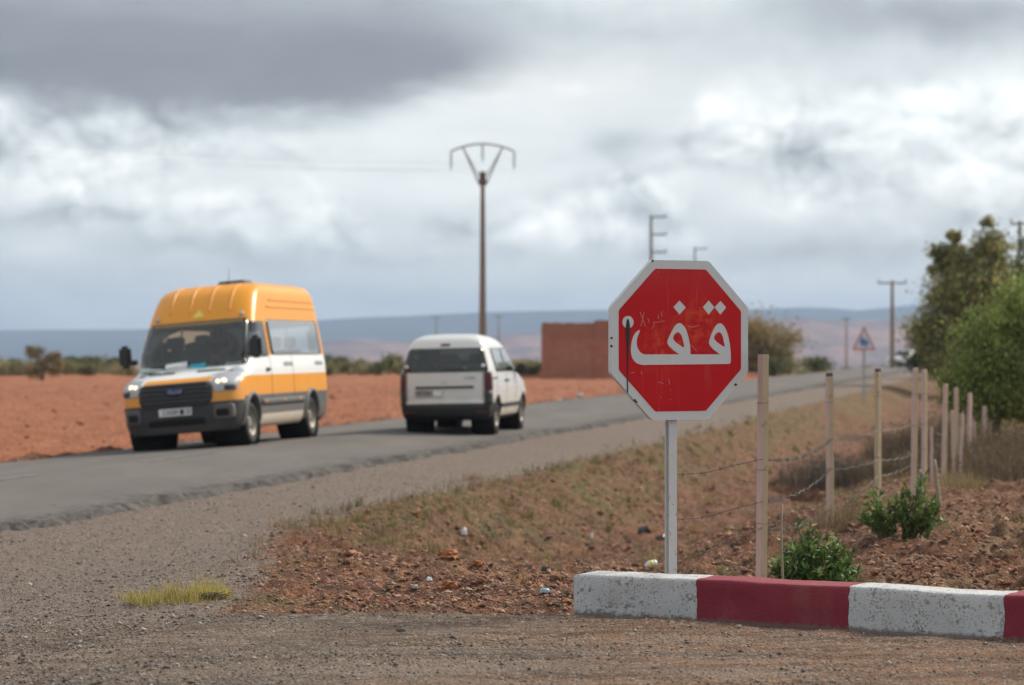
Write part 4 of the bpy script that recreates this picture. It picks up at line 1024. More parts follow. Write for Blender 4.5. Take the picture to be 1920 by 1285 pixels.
# cab
db = MB(); db.box((-.05, 0, 1.17), (.72, 1.7, .22), (0, R(8), 0)); db.build('dashboard', m_int, van, bevel=.05)
sw_ = MB(); sw_.tube([(-.42 + .06 * math.cos(q), .48 + .19 * math.sin(q), 1.44 +   .17 * math.cos(q)) for q in np.linspace(0, 6.283, 21)], .016, 6, False); sw_.tube([(-.42, .48, 1.44), (-.15, .48, 1.34)], .03, 6); sw_.build('steering_wheel', m_dark, van)
for yy in (-.62, -.18, .48): seat(-.95, yy, .95, van, .46, .72)
for xx in (-2.0, -2.9, -3.9):
    for yy in (-.72, -.26, .55): seat(xx, yy, .92, van, .42, .66)
VL = (-5.25, 40.3)
vz = -.035
van.location = (VL[0], VL[1], vz); van.rotation_mode = 'XYZ'
head = math.atan2(-.9836, -.1805)
van.rotation_euler = Euler((0, 0, head)); 
VM = Matrix.Translation(van.location) @ Matrix.Rotation(head, 4, 'Z') @ Matrix.Rotation(R(4.7), 4, 'X')
van.matrix_world = VM
def in_van(o):
    o.matrix_world = VM @ o.matrix_world
mb = MB(); mb.box((.06, -.22, 1.36), (.20, .36, .10), (.1, .3, .2)); o = mb.build('paper_stack', mat('paper', (.62, .63, .64), .8)); in_van(o); tag(o, 'white papers lying on the minibus dashboard', 'papers')
mb = MB(); mb.box((.04, .16, 1.355), (.16, .26, .08), (0, .2, -.1)); o = mb.build('tissue_box', mat('cyan_card', (.03, .40, .52), .6), bevel=.01); in_van(o); tag(o, 'bright blue box on the minibus dashboard', 'box')
mb = MB(); mb.box((.04, -.66, 1.345), (.22, .40, .04), (0, .2, .3)); o = mb.build('folded_cloth', mat('pale_cloth', (.45, .5, .5), .9), bevel=.01); in_van(o); tag(o, 'pale folded cloth at the dark corner of the minibus dashboard', 'cloth')

# ------------------------------------------------------------------ driver (one skinned figure)
def skin_person(name, J, bones, mats, midx, M, hair=None):
    me = bpy.data.meshes.new(name); keys = list(J); ids = {k: i for i, k in enumerate(keys)}
    me.from_pydata([J[k][0] for k in keys], [(ids[a_], ids[b_]) for a_, b_ in bones], [])
    o = bpy.data.objects.new(name, me); COL.objects.link(o)
    o.modifiers.new('s', 'SKIN'); sv = me.skin_vertices[0].data if len(me.skin_vertices) else None
    if sv is None:
        bpy.context.view_layer.objects.active = o; bpy.ops.object.modifier_remove(modifier='s'); bpy.ops.object.modifier_add(type='SKIN'); sv = me.skin_vertices[0].data
    for k in keys: r_ = J[k][1]; sv[ids[k]].radius = (r_, r_) if not isinstance(r_, tuple) else r_; sv[ids[k]].use_root = (k == 'pelvis')
    o.modifiers.new('u', 'SUBSURF').levels = 2; 
    dg = bpy.context.evaluated_depsgraph_get(); m2 = bpy.data.meshes.new_from_object(o.evaluated_get(dg)); bpy.data.objects.remove(o)
    m2.transform(M); m2.materials.clear()
    for m in mats: m2.materials.append(m)
    inv = M.inverted()
    for p_ in m2.polygons: p_.material_index = midx(inv @ p_.center); p_.use_smooth = True
    return put(bpy.data.objects.new(name, m2))
J = {'pelvis': ((-.92, .48, 1.10), (.15, .13)), 'waist': ((-.95, .48, 1.28), (.14, .11)), 'chest': ((-1.0, .48, 1.50), (.17, .12)), 'neck': ((-.98, .48, 1.68), .06), 'jaw': ((-.94, .48, 1.76), (.07, .075)), 'head': ((-.95, .48, 1.87), (.085, .10)), 'crown': ((-.96, .48, 1.95), .06), 'nose': ((-.845, .48, 1.83), .016)}
Bn = [('pelvis', 'waist'), ('waist', 'chest'), ('chest', 'neck'), ('neck', 'jaw'), ('jaw', 'head'), ('head', 'crown'), ('jaw', 'nose')]
for s, n_ in ((1, 'l'), (-1, 'r')):
    J[n_ + 'sh'] = ((-1.0, .48 + s * .19, 1.58), .065); J[n_ + 'el'] = ((-.80, .48 + s * .25, 1.38), .05); J[n_ + 'wr'] = ((-.53, .48 + s * .20, 1.46), .032); J[n_ + 'ha'] = ((-.47, .48 + s * .19, 1.49), (.035, .025))
    Bn += [('chest', n_ + 'sh'), (n_ + 'sh', n_ + 'el'), (n_ + 'el', n_ + 'wr'), (n_ + 'wr', n_ + 'ha')]
    for k in range(4):
        J[f'{n_}f{k}'] = ((-.405 - .004 * k, .48 + s * (.205 - .022 * k), 1.515 - .008 * k), .010); J[f'{n_}g{k}'] = ((-.385, .48 + s * (.20 - .022 * k), 1.475 - .01 * k), .009)
        Bn += [(n_ + 'ha', f'{n_}f{k}'), (f'{n_}f{k}', f'{n_}g{k}')]
    J[n_ + 'th'] = ((-.44, .48 + s * .14, 1.50), .011); Bn += [(n_ + 'ha', n_ + 'th')]
    J[n_ + 'hip'] = ((-.85, .48 + s * .10, 1.08), .09); J[n_ + 'kn'] = ((-.45, .48 + s * .14, 1.12), .065); J[n_ + 'an'] = ((-.30, .48 + s * .13, .72), .045); J[n_ + 'to'] = ((-.15, .48 + s * .13, .66), .04)
    Bn += [('pelvis', n_ + 'hip'), (n_ + 'hip', n_ + 'kn'), (n_ + 'kn', n_ + 'an'), (n_ + 'an', n_ + 'to')]
m_skin = mat('skin', (.30, .165, .105), .55); m_jack = mat('jacket', (.10, .035, .03), .85); m_trou = mat('trousers', (.03, .032, .045), .9); m_hair = mat('hair', (.012, .010, .009), .7)
drv = skin_person('person', J, Bn, [m_skin, m_jack, m_trou], lambda c_: 0 if c_.z > 1.70 or c_.x > -.50 and c_.z > 1.40 else (1 if c_.z > 1.18 else 2), VM)
tag(drv, 'driver in a dark red jacket sitting behind the minibus steering wheel', 'person')
mb = MB()
for k in range(9):
    for j in range(6): pass
vs = []; fs = []
for i in range(7):
    a = math.pi / 2 * i / 6
    for k in range(14): q = 2 * math.pi * k / 14; vs.append((-.975 + .115 * math.cos(a) * math.cos(q) * 1.0, .48 + .098 * math.cos(a) * math.sin(q), 1.885 + .115 * math.sin(a)))
for i in range(6):
    for k in range(14): fs.append((i * 14 + k, i * 14 + (k + 1) % 14, (i + 1) * 14 + (k + 1) % 14, (i + 1) * 14 + k))
mb.add([VM @ Vector(v) for v in vs], fs); mb.build('hair', m_hair, drv, True)
for s in (-1, 1):
    mb = MB(); mb.lathe([(.0001, .010), (.009, .006), (.011, 0)], 8, 'x', (-.862, .48 + s * .032, 1.862)); mb.v = [tuple(VM @ Vector(v)) for v in mb.v]; mb.build('eye', m_ink, drv)
    mb = MB(); mb.lathe([(.0001, s * .012), (.02, s * .008), (.022, 0)], 8, 'y', (-.95, .48 + s * .088, 1.84)); mb.v = [tuple(VM @ Vector(v)) for v in mb.v]; mb.build('ear', m_skin, drv)
mb = MB(); mb.box((-.866, .48, 1.775), (.012, .05, .012)); mb.v = [tuple(VM @ Vector(v)) for v in mb.v]; mb.build('mouth', mat('lips', (.22, .09, .07), .6), drv)

# ------------------------------------------------------------------ white small van
m_dw2 = mat('small_van_white', (.66, .665, .66), .25, var=.04, scale=2, coat=.4, dirt=(.44, .35, .25), dirt_z=(.30, .85, .75))
m_db = mat('small_van_bumper', (.013, .013, .014), .6, var=.2)
DXF = [(.24, 3.40), (.35, 3.58), (.55, 3.64), (.75, 3.60), (.88, 3.45), (.96, 3.2), (1.04, 2.85), (1.10, 2.60), (1.3, 2.30), (1.5, 1.98), (1.62, 1.72), (1.70, 1.45), (1.76, 1.1), (1.80, .75), (1.82, .4)]
DXR = [(.24, -.62), (.32, -.74), (.50, -.77), (.55, -.745), (.58, -.71), (1.1, -.71), (1.3, -.66), (1.55, -.57), (1.68, -.50), (1.74, -.43), (1.79, -.30), (1.82, .0)]
DHW = [(.24, .76), (.32, .83), (.5, .865), (.8, .88), (1.0, .875), (1.15, .85), (1.35, .795), (1.55, .735), (1.66, .69), (1.73, .625), (1.785, .51), (1.81, .38), (1.82, .22)]
DDF = [(.24, .5), (.8, .6), (1.1, .7), (1.5, .5), (1.82, .4)]
DDR = [(.24, .24), (.6, .28), (1.2, .26), (1.6, .24), (1.82, .2)]
D = Loft(DXF, DXR, DHW, DDF, DDR, 2.8, 4.0); DI = Loft(DXF, DXR, DHW, DDF, DDR, 2.8, 4.0, inset=.045)
car = empty('small_van', (0, 0, 0))
tag(car, 'dusty white small van with dark rear window driving away on the road', 'van')
AX = (0, 2.81)
def dcut(x, y, z):
    if arch_cut(x, y, z, AX, .37, .30, .55): return True
    if x < -.40 and 1.15 < z < 1.52 and abs(y) < D.k['hw'](z) - .10: return True
    if x > D.k['xf'](z) - .30 and 1.16 < z < 1.60 and abs(y) < D.k['hw'](z) - .12: return True
    if abs(y) > .6 and 1.13 < z < 1.53:
        f = 2.25 - (z - 1.13) * 1.45
        if 1.02 < x < f or .02 < x < .92: return True
    return False
def dmid(x, y, z):
    if x < -.26 and z < .55: return 1
    if z < .30: return 1
    if x > 3.25 and z < .42: return 1
    return 0
zs = sorted([z for z in list(np.arange(.24, 1.12, .045)) + list(np.arange(1.12, 1.62, .025)) + list(np.linspace(1.63, 1.82, 16)) if all(abs(z - q_) > .01 for q_ in (.30, .55))] + [.30, .55])
D.body('body', zs, [m_dw2, m_db], dmid, dcut, car, ns=90, nf=18, nr=12)
DI.body('interior_lining', [z for z in zs if .45 < z < 1.77], [m_int], lambda *a: 0, lambda x, y, z: dcut(x, y * 1.05, z) or z < .75 and abs(y) > .45 and min(abs(x), abs(x - 2.81)) < .45, car, ns=70, nf=14, nr=10)
mb = MB(); mb.box((1.5, 0, .42), (4.2, 1.4, .08)); mb.build('floor_pan', m_int, car)
D.patch('rear_window', 'B', 1.12, 1.555, lambda z: -(D.k['hw'](z) - .035), lambda z: D.k['hw'](z) - .035, m_glassd, car, off=.010, th=.02, na=28, nz=12, border=1, m2=m_frit, rad=.05)
D.patch('windscreen', 'F', 1.13, 1.64, lambda z: -(D.k['hw'](z) - .07), lambda z: D.k['hw'](z) - .07, m_glass, car, off=.010, th=.02, na=20, nz=10, border=1, m2=m_frit, rad=.05)
for kd in 'LR':
    sg = 1 if kd == 'L' else -1
    D.patch('side_window', kd, 1.11, 1.55, lambda z: .98, lambda z: 2.33 - (z - 1.11) * 1.45, m_glasss, car, off=.010, th=.02, na=14, nz=8, border=1, m2=m_frit, rad=.05)
    D.patch('side_window', kd, 1.11, 1.55, lambda z: -.02, lambda z: .96, m_glasss, car, off=.010, th=.02, na=10, nz=8, border=1, m2=m_frit, rad=.05)
    for xx in (.0, .985, 2.05): D.patch('door_seam', kd, .38, 1.08, xx, xx + .010, m_well, car, off=.003, na=1, nz=14)
    D.patch('slide_rail', kd, .985, 1.01, -.55, .05, m_dark, car, off=.006, na=8, nz=2)
    for xx in (.90, 1.10): D.patch('door_handle', kd, .93, .965, xx - .07, xx + .07, m_dark, car, off=.028, th=.03, na=3, nz=2)
    D.patch('side_moulding', kd, .46, .53, .42, 2.36, m_db, car, off=.018, th=.02, na=16, nz=3)
    tl = D.patch('tail_light', 'B', .78, 1.12, (lambda z: .745 - (z > 1.3) * 0) if sg > 0 else (lambda z: -(D.k['hw'](z) - .004)), (lambda z: D.k['hw'](z) - .004) if sg > 0 else (lambda z: -.745), m_tail, car, off=.016, th=.04, na=8, nz=8, rad=.02)
    D.patch('lower_lens', 'B', .52, .78, (.745 if sg > 0 else -.872), (.872 if sg > 0 else -.745), m_dark, tl, off=.016, th=.03, na=5, nz=3)
    D.patch('reflector', 'B', .37, .41, (.58 if sg > 0 else -.78), (.78 if sg > 0 else -.58), m_tail, car, off=.012, th=.03, na=5, nz=2)
    arch('wheel_arch', 0, .355, .30, sg, D, m_db, car, .045, .02); arch('wheel_arch', 2.81, .355, .30, sg, D, m_db, car, .045, .02)
    for xa in AX:
        mb = MB(); mb.lathe([(.375, sg * .42), (.375, sg * .83)], 24, 'y', (xa, 0, .30)); mb.lathe([(.001, sg * .42), (.375, sg * .42)], 24, 'y', (xa, 0, .30)); mb.build('wheel_well', m_well, car)
        wheel('wheel', (xa, sg * .755, .305), .308, .19, sg, car)
    mr = MB(); mr.box((2.05, sg * .99, 1.16), (.12, .20, .17)); mo = mr.build('mirror', m_dark, car, bevel=.04)
    ar = MB(); ar.tube([(2.08, sg * .84, 1.11), (2.05, sg * .95, 1.12)], .03, 6); ar.build('mirror_arm', m_dark, mo)
    D.patch('headlight', 'F', .72, .88, (.45 if sg > 0 else -.80), (.80 if sg > 0 else -.45), m_chrome, car, off=.012, th=.03, na=8, nz=5, rad=.04)
    D.patch('hinge', 'B', 1.20, 1.25, sg * .72 - .03, sg * .72 + .03, m_dw2, car, off=.03, th=.03, na=3, nz=3, rad=.015)
D.patch('handle_bar', 'B', .832, .868, -.55, .55, m_dark, car, off=.03, th=.04, na=14, nz=3)
D.patch('brake_light', 'B', 1.60, 1.635, -.09, .09, m_tail, car, off=.014, th=.03, na=5, nz=3)
D.patch('tailgate_seam', 'B', .555, .565, -.72, .72, m_well, car, off=.003, na=14, nz=1)
for s in (-1, 1): D.patch('tailgate_seam', 'B', .51, 1.12, s * .722 - .005, s * .722 + .005, m_well, car, off=.003, na=1, nz=10)
D.patch('wiper', 'B', 1.145, 1.165, -.45, .05, m_dark, car, off=.03, th=.02, na=10, nz=2)
# vehicle left (+y) is image left when seen from behind
pl = MB(); p = D.B(.3, .745); pl.box((p.x - .018, .30, .745), (.012, .52, .115)); po = pl.build('number_plate', mat('plate_grimy', (.30, .30, .305), .6), car)
MTB = Matrix.Rotation(R(-90), 4, 'Z') @ Matrix.Rotation(R(90), 4, 'X')
text_mesh('87126', .10, 'plate_digits', m_ink, po, Matrix.Translation((p.x - .025, .40, .745)) @ MTB)
pb = MB(); pb.box((p.x - .025, .13, .745), (.004, .17, .108)); pb.build('plate_patch', mat('pale_card', (.70, .70, .70), .6), po)
text_mesh('DOKKER', .055, 'badge_lettering', mat('badge_grey', (.26, .26, .27), .4, metal=.4), car, Matrix.Translation((D.B(-.48, 1.0).x - .006, -.48, 1.01)) @ MTB)
text_mesh('DACIA', .035, 'badge_lettering', mat('badge_grey2', (.35, .35, .36), .4, metal=.4), car, Matrix.Translation((D.B(.0, .935).x - .006, -.0, .935)) @ MTB)
mb = MB(); mb.tube([(-.70, -.35, .26), (-.1, -.3, .27)], .03, 8); mb.build('exhaust', m_dark, car)
mb = MB(); mb.tube([(0, -.7, .30), (0, .7, .30)], .05, 8); mb.build('rear_axle', m_well, car)
for xx, yy, nm in ((1.55, .37, 'seat'), (1.55, -.37, 'seat'), (.55, .42, 'seat'), (.55, 0, 'seat'), (.55, -.42, 'seat')): seat(xx, yy, .62, car, .46 if xx > 1 else .38, .60)
db = MB(); db.box((2.35, 0, .98), (.5, 1.4, .2)); db.build('dashboard', m_int, car, bevel=.04)
hd = math.atan2(.984, .172)
car.location = (-1.12, 45.9, .012); CM = Matrix.Translation(car.location) @ Matrix.Rotation(hd, 4, 'Z') @ Matrix.Rotation(R(-1.2), 4, 'X'); car.matrix_world = CM @ Matrix.Diagonal((1, 1, 1.03, 1))

# ------------------------------------------------------------------ distant parked car
FC = Loft([(.2, 3.5), (.5, 3.7), (.75, 3.55), (.9, 2.9), (1.0, 2.5), (1.4, 1.7), (1.47, 1.2), (1.5, .8)], [(.2, -.6), (.6, -.7), (1.0, -.6), (1.4, -.2), (1.5, .2)],
          [(.2, .78), (.5, .86), (.9, .85), (1.1, .78), (1.4, .62), (1.47, .5), (1.5, .3)], [(.2, .4), (1.5, .4)], [(.2, .25), (1.5, .2)])
fc = empty('white_car'); tag(fc, 'far white car standing on the road below the tall dark trees', 'car')
zs = list(np.linspace(.2, 1.5, 34))
m_fcw = mat('far_car_white', (.42, .43, .45), .4)
def fcut(x, y, z): return arch_cut(x, y, z, (0, 2.6), .36, .3, .55)
FC.body('body', zs, [m_fcw, m_db], lambda x, y, z: 1 if z < .42 else 0, fcut, fc, ns=50)
FC.patch('windscreen', 'F', 1.02, 1.40, lambda z: -(FC.k['hw'](z) - .06), lambda z: FC.k['hw'](z) - .06, m_frit, fc, off=.012, na=12, nz=6, rad=.05)
FC.patch('rear_window', 'B', 1.02, 1.38, lambda z: -(FC.k['hw'](z) - .06), lambda z: FC.k['hw'](z) - .06, m_frit, fc, off=.012, na=12, nz=6, rad=.05)
FC.patch('grille', 'F', .50, .70, -.4, .4, m_dark, fc, off=.012, na=8, nz=4)
for kd, sg in (('L', 1), ('R', -1)):
    FC.patch('side_window', kd, 1.0, 1.36, .15, 1.75, m_frit, fc, off=.012, na=10, nz=6, rad=.06)
    FC.patch('headlight', 'F', .58, .74, (.48 if sg > 0 else -.78), (.78 if sg > 0 else -.48), m_chrome, fc, off=.014, na=5, nz=3)
    for xa in (0, 2.6): wheel('wheel', (xa, sg * .75, .305), .31, .19, sg, fc)
x, y, z = PY(1716, 690, 196); fc.location = (x, y, gz(x, y) + .02); fc.rotation_euler = (0, 0, hd + math.pi - .5)
fc.location.z = max(gz(x + dx_, y + dy_) for dx_, dy_ in ((0, 0), (-.8, -1), (.8, 1), (0, -2.5))) + .01
# ================================================================== vegetation and scatter
m_leaf = leaf_mat('leaf', .6, .38); m_leafg = leaf_mat('glossy_leaf', .5, .25); m_blade = leaf_mat('grass_blade', .8, .25)
m_bark = mat('bark', (.10, .075, .055), .95, var=.35, scale=10, bmp=.5)
m_twig = mat('twig', (.13, .095, .07), .9, var=.3, scale=20)
m_peb = attr_mat('pebble')
def rnd_unit(n):
    v = RNG.normal(size=(n, 3)); return v / np.linalg.norm(v, axis=1)[:, None]
def leaves(P0, D, Nn, ln, wd, cols):
    """diamond leaves: base point, direction, side normal, length, width"""
    S = np.cross(D, Nn); S /= np.linalg.norm(S, axis=1)[:, None] + 1e-9
    up = np.cross(S, D)
    v = np.stack([P0, P0 + D * ln[:, None] * .45 + S * wd[:, None] * .5 + up * wd[:, None] * .15, P0 + D * ln[:, None], P0 + D * ln[:, None] * .45 - S * wd[:, None] * .5 + up * wd[:, None] * .15], 1)
    n = len(P0); return v.reshape(-1, 3), np.arange(4 * n).reshape(n, 4), np.repeat(cols, 4, 0)
def shade_cols(n, base, var=.3, alt=None, pa=.2):
    c = np.array(base)[None, :] * (1 + RNG.uniform(-var, var, (n, 1))) * (1 + RNG.uniform(-.10, .10, (n, 3)))
    if alt is not None:
        k = RNG.random(n) < pa; c[k] = np.array(alt)[None, :] * (1 + RNG.uniform(-var, var, (k.sum(), 1)))
    return np.clip(c, .005, 1)
def blades(base, h, lean, wd, cols):
    """curved two-segment grass blades"""
    n = len(base); az = RNG.uniform(0, 6.283, n); d = np.stack([np.cos(az), np.sin(az), 0 * az], 1); s = np.stack([-np.sin(az), np.cos(az), 0 * az], 1)
    z = np.array([0, 0, 1.0]); m = base + d * (lean * h * .35)[:, None] + z * (h * .6)[:, None]; t = base + d * (lean * h)[:, None] + z * (h * np.sqrt(np.clip(1 - lean ** 2 * .6, .15, 1)))[:, None]
    w = wd[:, None] * .5
    v = np.stack([base - s * w, base + s * w, m + s * w * .75, m - s * w * .75, t + s * w * .15, t - s * w * .15], 1).reshape(-1, 3)
    i = np.arange(n)[:, None] * 6; f = np.concatenate([i + np.array([[0, 1, 2, 3]]), i + np.array([[3, 2, 4, 5]])]); return v, f, np.repeat(cols, 6, 0)

def tree(name, loc, lobes, trunk, n_leaf, lsize, base_col, alt, label, cat='tree', droop=.3, group=None, clumps=90, pa=.25, dens=None):
    """lobes: list of (centre, radii) relative to loc; trunk: (radius, height to fork)"""
    root = tag(empty(name, loc), label, cat, group)
    mb = MB(); tr, th = trunk; fork = Vector((random.uniform(-.1, .1) * th, random.uniform(-.1, .1) * th, th))
    mb.tube([(0, 0, -.3), (fork.x * .3, fork.y * .3, th * .4), tuple(fork)], [tr * 1.25, tr, tr * .8], 8); tips = []
    vol = [max(.05, l[1][0] * l[1][1] * l[1][2]) ** .66 for l in lobes]; tot = sum(vol)
    for (c_, r_), v_ in zip(lobes, vol):
        c_ = Vector(c_); k = fork.lerp(c_, .5) + Vector((random.uniform(-.1, .1), random.uniform(-.1, .1), random.uniform(0, .2))) * max(r_)
        mb.tube([tuple(fork), tuple(k), tuple(c_)], [tr * .6, tr * .4, tr * .2], 6, False)
        for j in range(max(3, int(clumps * v_ / tot))):
            d = rnd_unit(1)[0]; rad = random.uniform(.25, 1.0) ** .5
            p = c_ + Vector((d[0] * r_[0], d[1] * r_[1], d[2] * r_[2])) * rad; tips.append((p, min(r_)))
            if j % 3 == 0: mb.tube([tuple(c_), tuple(c_.lerp(p, .6) + Vector((0, 0, .05 * r_[2]))), tuple(p)], [tr * .18, tr * .1, tr * .04], 4, False)
    mb.build('trunk', m_bark, root, True)
    per = n_leaf // len(tips); PS = []; CS = []
    for (p, r_) in tips:
        cl = r_ * random.uniform(.20, .46); o = RNG.normal(size=(per, 3)) * cl * np.array([1, 1, .8]); PS.append(np.array(p)[None, :] + o)
        CS.append(shade_cols(per, base_col, .3, alt, pa) * random.uniform(.70, 1.3))
    PS = np.concatenate(PS); CS = np.clip(np.concatenate(CS), .004, 1); n = len(PS)
    Dd = rnd_unit(n); Dd[:, 2] -= droop * 2; Dd /= np.linalg.norm(Dd, axis=1)[:, None]
    ls = lsize * RNG.uniform(.6, 1.4, n)
    v, f, cc_ = leaves(PS, Dd, rnd_unit(n), ls, ls * .42, CS); np_mesh('crown', v, f, m_leaf, root, {'col': cc_}); return root
def lob(u_, v_, Y, ru, rv, dy=0, ry=None):
    x, y, z = PY(u_, v_, Y); return (x, y + dy, z), (ru / F * Y, (ry if ry else ru) / F * Y, rv / F * Y)
def place_tree(name, u_, Y, lobes_px, **k):
    x, y, _ = PY(u_, 700, Y); z = gz(x, y); lb = []
    for q in lobes_px:
        c_, r_ = lob(*(q[:2]), Y, *q[2:]); lb.append(((c_[0] - x, c_[1] - y, c_[2] - z), r_))
    return tree(name, (x, y, z), lb, **k)
place_tree('pepper_tree', 1862, 45, [(1885, 600, 48, 46), (1935, 590, 55, 72), (1850, 640, 50, 48), (1822, 692, 48, 52), (1790, 722, 30, 42), (1885, 700, 72, 66), (1945, 690, 60, 80), (1862, 748, 58, 38), (1815, 752, 38, 34), (1925, 760, 50, 36)],
           trunk=(.08, .75), n_leaf=44000, lsize=.075, base_col=(.20, .26, .075), alt=(.36, .38, .11), label='bushy bright green tree with drooping foliage overhanging the fence', droop=.7, clumps=230)
place_tree('eucalyptus_tree', 1800, 112, [(1788, 492, 26, 58), (1790, 448, 15, 34), (1762, 505, 20, 48), (1850, 474, 32, 54), (1850, 436, 18, 30), (1818, 525, 40, 46), (1785, 562, 50, 52), (1850, 550, 60, 60), (1905, 540, 40, 60), (1742, 612, 34, 38), (1790, 640, 52, 50), (1752, 662, 34, 36)],
           trunk=(.22, 2.2), n_leaf=34000, lsize=.22, base_col=(.21, .215, .08), alt=(.46, .40, .16), label='tall olive brown tree with two pointed tops behind the pepper tree', clumps=150, pa=.3)
place_tree('sparse_tree', 1990, 72, [(1960, 470, 58, 60), (2000, 560, 70, 90), (1925, 500, 28, 45), (2030, 480, 60, 60)],
           trunk=(.12, 2.4), n_leaf=4200, lsize=.15, base_col=(.11, .14, .045), alt=(.20, .18, .07), label='sparse leafed tree with thin twigs at the right beyond the pepper tree', clumps=70)
place_tree('dark_tree', 1752, 135, [(1742, 640, 34, 40), (1735, 680, 30, 26), (1770, 660, 34, 40)],
           trunk=(.15, .9), n_leaf=6000, lsize=.20, base_col=(.050, .062, .026), alt=(.09, .09, .035), label='low dark green tree under the tall olive brown tree', clumps=60)
place_tree('olive_tree', 1445, 165, [(1430, 630, 45, 45), (1462, 650, 38, 40), (1400, 640, 40, 45), (1440, 680, 55, 25)],
           trunk=(.18, 1.2), n_leaf=9000, lsize=.22, base_col=(.25, .185, .065), alt=(.32, .24, .10), label='rounded yellow brown tree standing right behind the stop sign', clumps=90)
place_tree('small_tree', 80, 150, [(66, 662, 20, 13), (102, 672, 20, 13), (84, 688, 34, 17)],
           trunk=(.10, .8), n_leaf=5200, lsize=.13, base_col=(.20, .155, .065), alt=(.27, .20, .09), label='small open olive brown tree at the far edge of the red field', clumps=34)

# far scrub: a few prototypes, copied
def shrub_proto(name, base, alt, n, w, h, ls):
    root = empty(name); mb = MB()
    for k in range(7): mb.tube([(0, 0, -.1), (random.uniform(-.5, .5) * w, random.uniform(-.5, .5) * w, h * .6)], [.03, .01], 4, False)
    mb.build('stem', m_twig, root)
    PS = []; 
    for k in range(14):
        a = random.uniform(0, 6.28); r_ = random.uniform(0, .75); PS.append(np.array([math.cos(a) * r_ * w, math.sin(a) * r_ * w, h * random.uniform(.25, .8) * (1 - .35 * r_)])[None] + RNG.normal(size=(n // 14, 3)) * np.array([w * .24, w * .24, h * .17]))
    PS = np.concatenate(PS); PS[:, 2] = np.abs(PS[:, 2]); m = len(PS); d = rnd_unit(m); d[:, 2] = np.abs(d[:, 2]); s_ = ls * RNG.uniform(.6, 1.4, m)
    v, f, c_ = leaves(PS, d, rnd_unit(m), s_, s_ * .5, shade_cols(m, base, .35, alt, .3)); np_mesh('foliage', v, f, m_leaf, root, {'col': c_}); return root
protos = [(shrub_proto('scrub_bush', (.14, .15, .058), (.22, .19, .09), 700, .9, 1.0, .17), 'low green scrub bush in the belt beyond the red field', 'green scrub bushes beyond the field'),
          (shrub_proto('scrub_bush', (.24, .20, .095), (.30, .25, .13), 600, .9, .8, .17), 'pale dry yellow scrub bush in the belt beyond the red field', 'yellow scrub bushes beyond the field'),
          (shrub_proto('scrub_bush', (.085, .105, .045), (.14, .14, .06), 700, .8, 1.1, .17), 'dark green scrub bush in the belt beyond the red field', 'dark scrub bushes beyond the field')]
used = [False] * 3
spots = []
random.seed(21)
for k in range(130):
    u_ = random.uniform(-40, 1010); Y = random.uniform(162, 205); spots.append((u_, Y, random.choice([0, 0, 1, 1, 2]), random.uniform(.8, 1.35)))
for k in range(44):
    u_ = random.uniform(1405, 1745); Y = random.uniform(150, 215) if u_ < 1560 else random.uniform(218, 250); spots.append((u_, Y, random.choice([0, 1, 2]), random.uniform(.8, 1.5)))
for k in range(5): spots.append((random.uniform(955, 1005), random.uniform(158, 175), 0, 1.1))
for (u_, Y, k, s_) in spots:
    x, y, _ = PY(u_, 700, Y); z = gz(x, y)
    pr, lb_, gp = protos[k]; o = pr if not used[k] else copy_tree(pr); used[k] = True
    o.location = (x, y, z - .05); o.scale = (s_ * random.uniform(.9, 1.5), s_, s_ * random.uniform(.8, 1.15)); o.rotation_euler = (0, 0, random.uniform(0, 6.28)); tag(o, lb_, 'bush', gp)

# dry shrubs near the ditch and fence (radial twigs and blades)
def dry_shrub(u_, v_, Y, w, h, n, col, alt, label, name='dry_shrub', leaf=None):
    x, y, _ = PY(u_, v_, Y); z = gz(x, y); root = tag(empty(name, (x, y, z - .02)), label, 'shrub')
    b_ = np.zeros((n, 3)); a = RNG.uniform(0, 6.283, n); r_ = RNG.random(n) ** .7 * w * .5; b_[:, 0] = np.cos(a) * r_; b_[:, 1] = np.sin(a) * r_
    hh = h * RNG.uniform(.35, 1.05, n) * (1 - .5 * (r_ / (w * .5)) ** 2) * (.75 + 1.3 * np.abs(fbm(b_[:, 0] / w * 5 + x, b_[:, 1] / w * 5, 3, 55)) * 2)
    v, f, c_ = blades(b_, hh, RNG.uniform(.1, .7, n), np.full(n, max(.004, .0011 * Y / 6)), shade_cols(n, col, .35, alt, .3)); np_mesh('twigs', v, f, m_blade, root, {'col': c_})
    if leaf:
        m = leaf[0]; PS = RNG.normal(size=(m, 3)) * np.array([w * .25, w * .25, h * .2]) + np.array([0, 0, h * .55]); PS[:, 2] = np.abs(PS[:, 2]); s_ = leaf[1] * RNG.uniform(.6, 1.3, m)
        v, f, c_ = leaves(PS, rnd_unit(m), rnd_unit(m), s_, s_ * .45, shade_cols(m, leaf[2], .35)); np_mesh('foliage', v, f, m_leaf, root, {'col': c_})
    return root
dry_shrub(1545, 855, 46, 1.9, .62, 1500, (.12, .095, .075), (.18, .14, .105), 'dark grey brown dead shrub over the eroded gully', leaf=(900, .05, (.06, .05, .035)))
dry_shrub(1610, 860, 45, 1.5, .66, 1300, (.12, .095, .075), (.18, .14, .105), 'dark dead shrub between two fence posts above the gully', leaf=(700, .05, (.07, .055, .04)))
dry_shrub(1690, 850, 47, 1.6, .8, 1200, (.12, .09, .065), (.16, .12, .08), 'brown dead shrub behind the receding fence posts', leaf=(500, .05, (.09, .07, .045)))
dry_shrub(1780, 850, 43, 1.8, .9, 1500, (.13, .095, .065), (.18, .14, .09), 'tall brown dry brush below the pepper tree', leaf=(400, .05, (.12, .09, .05)))
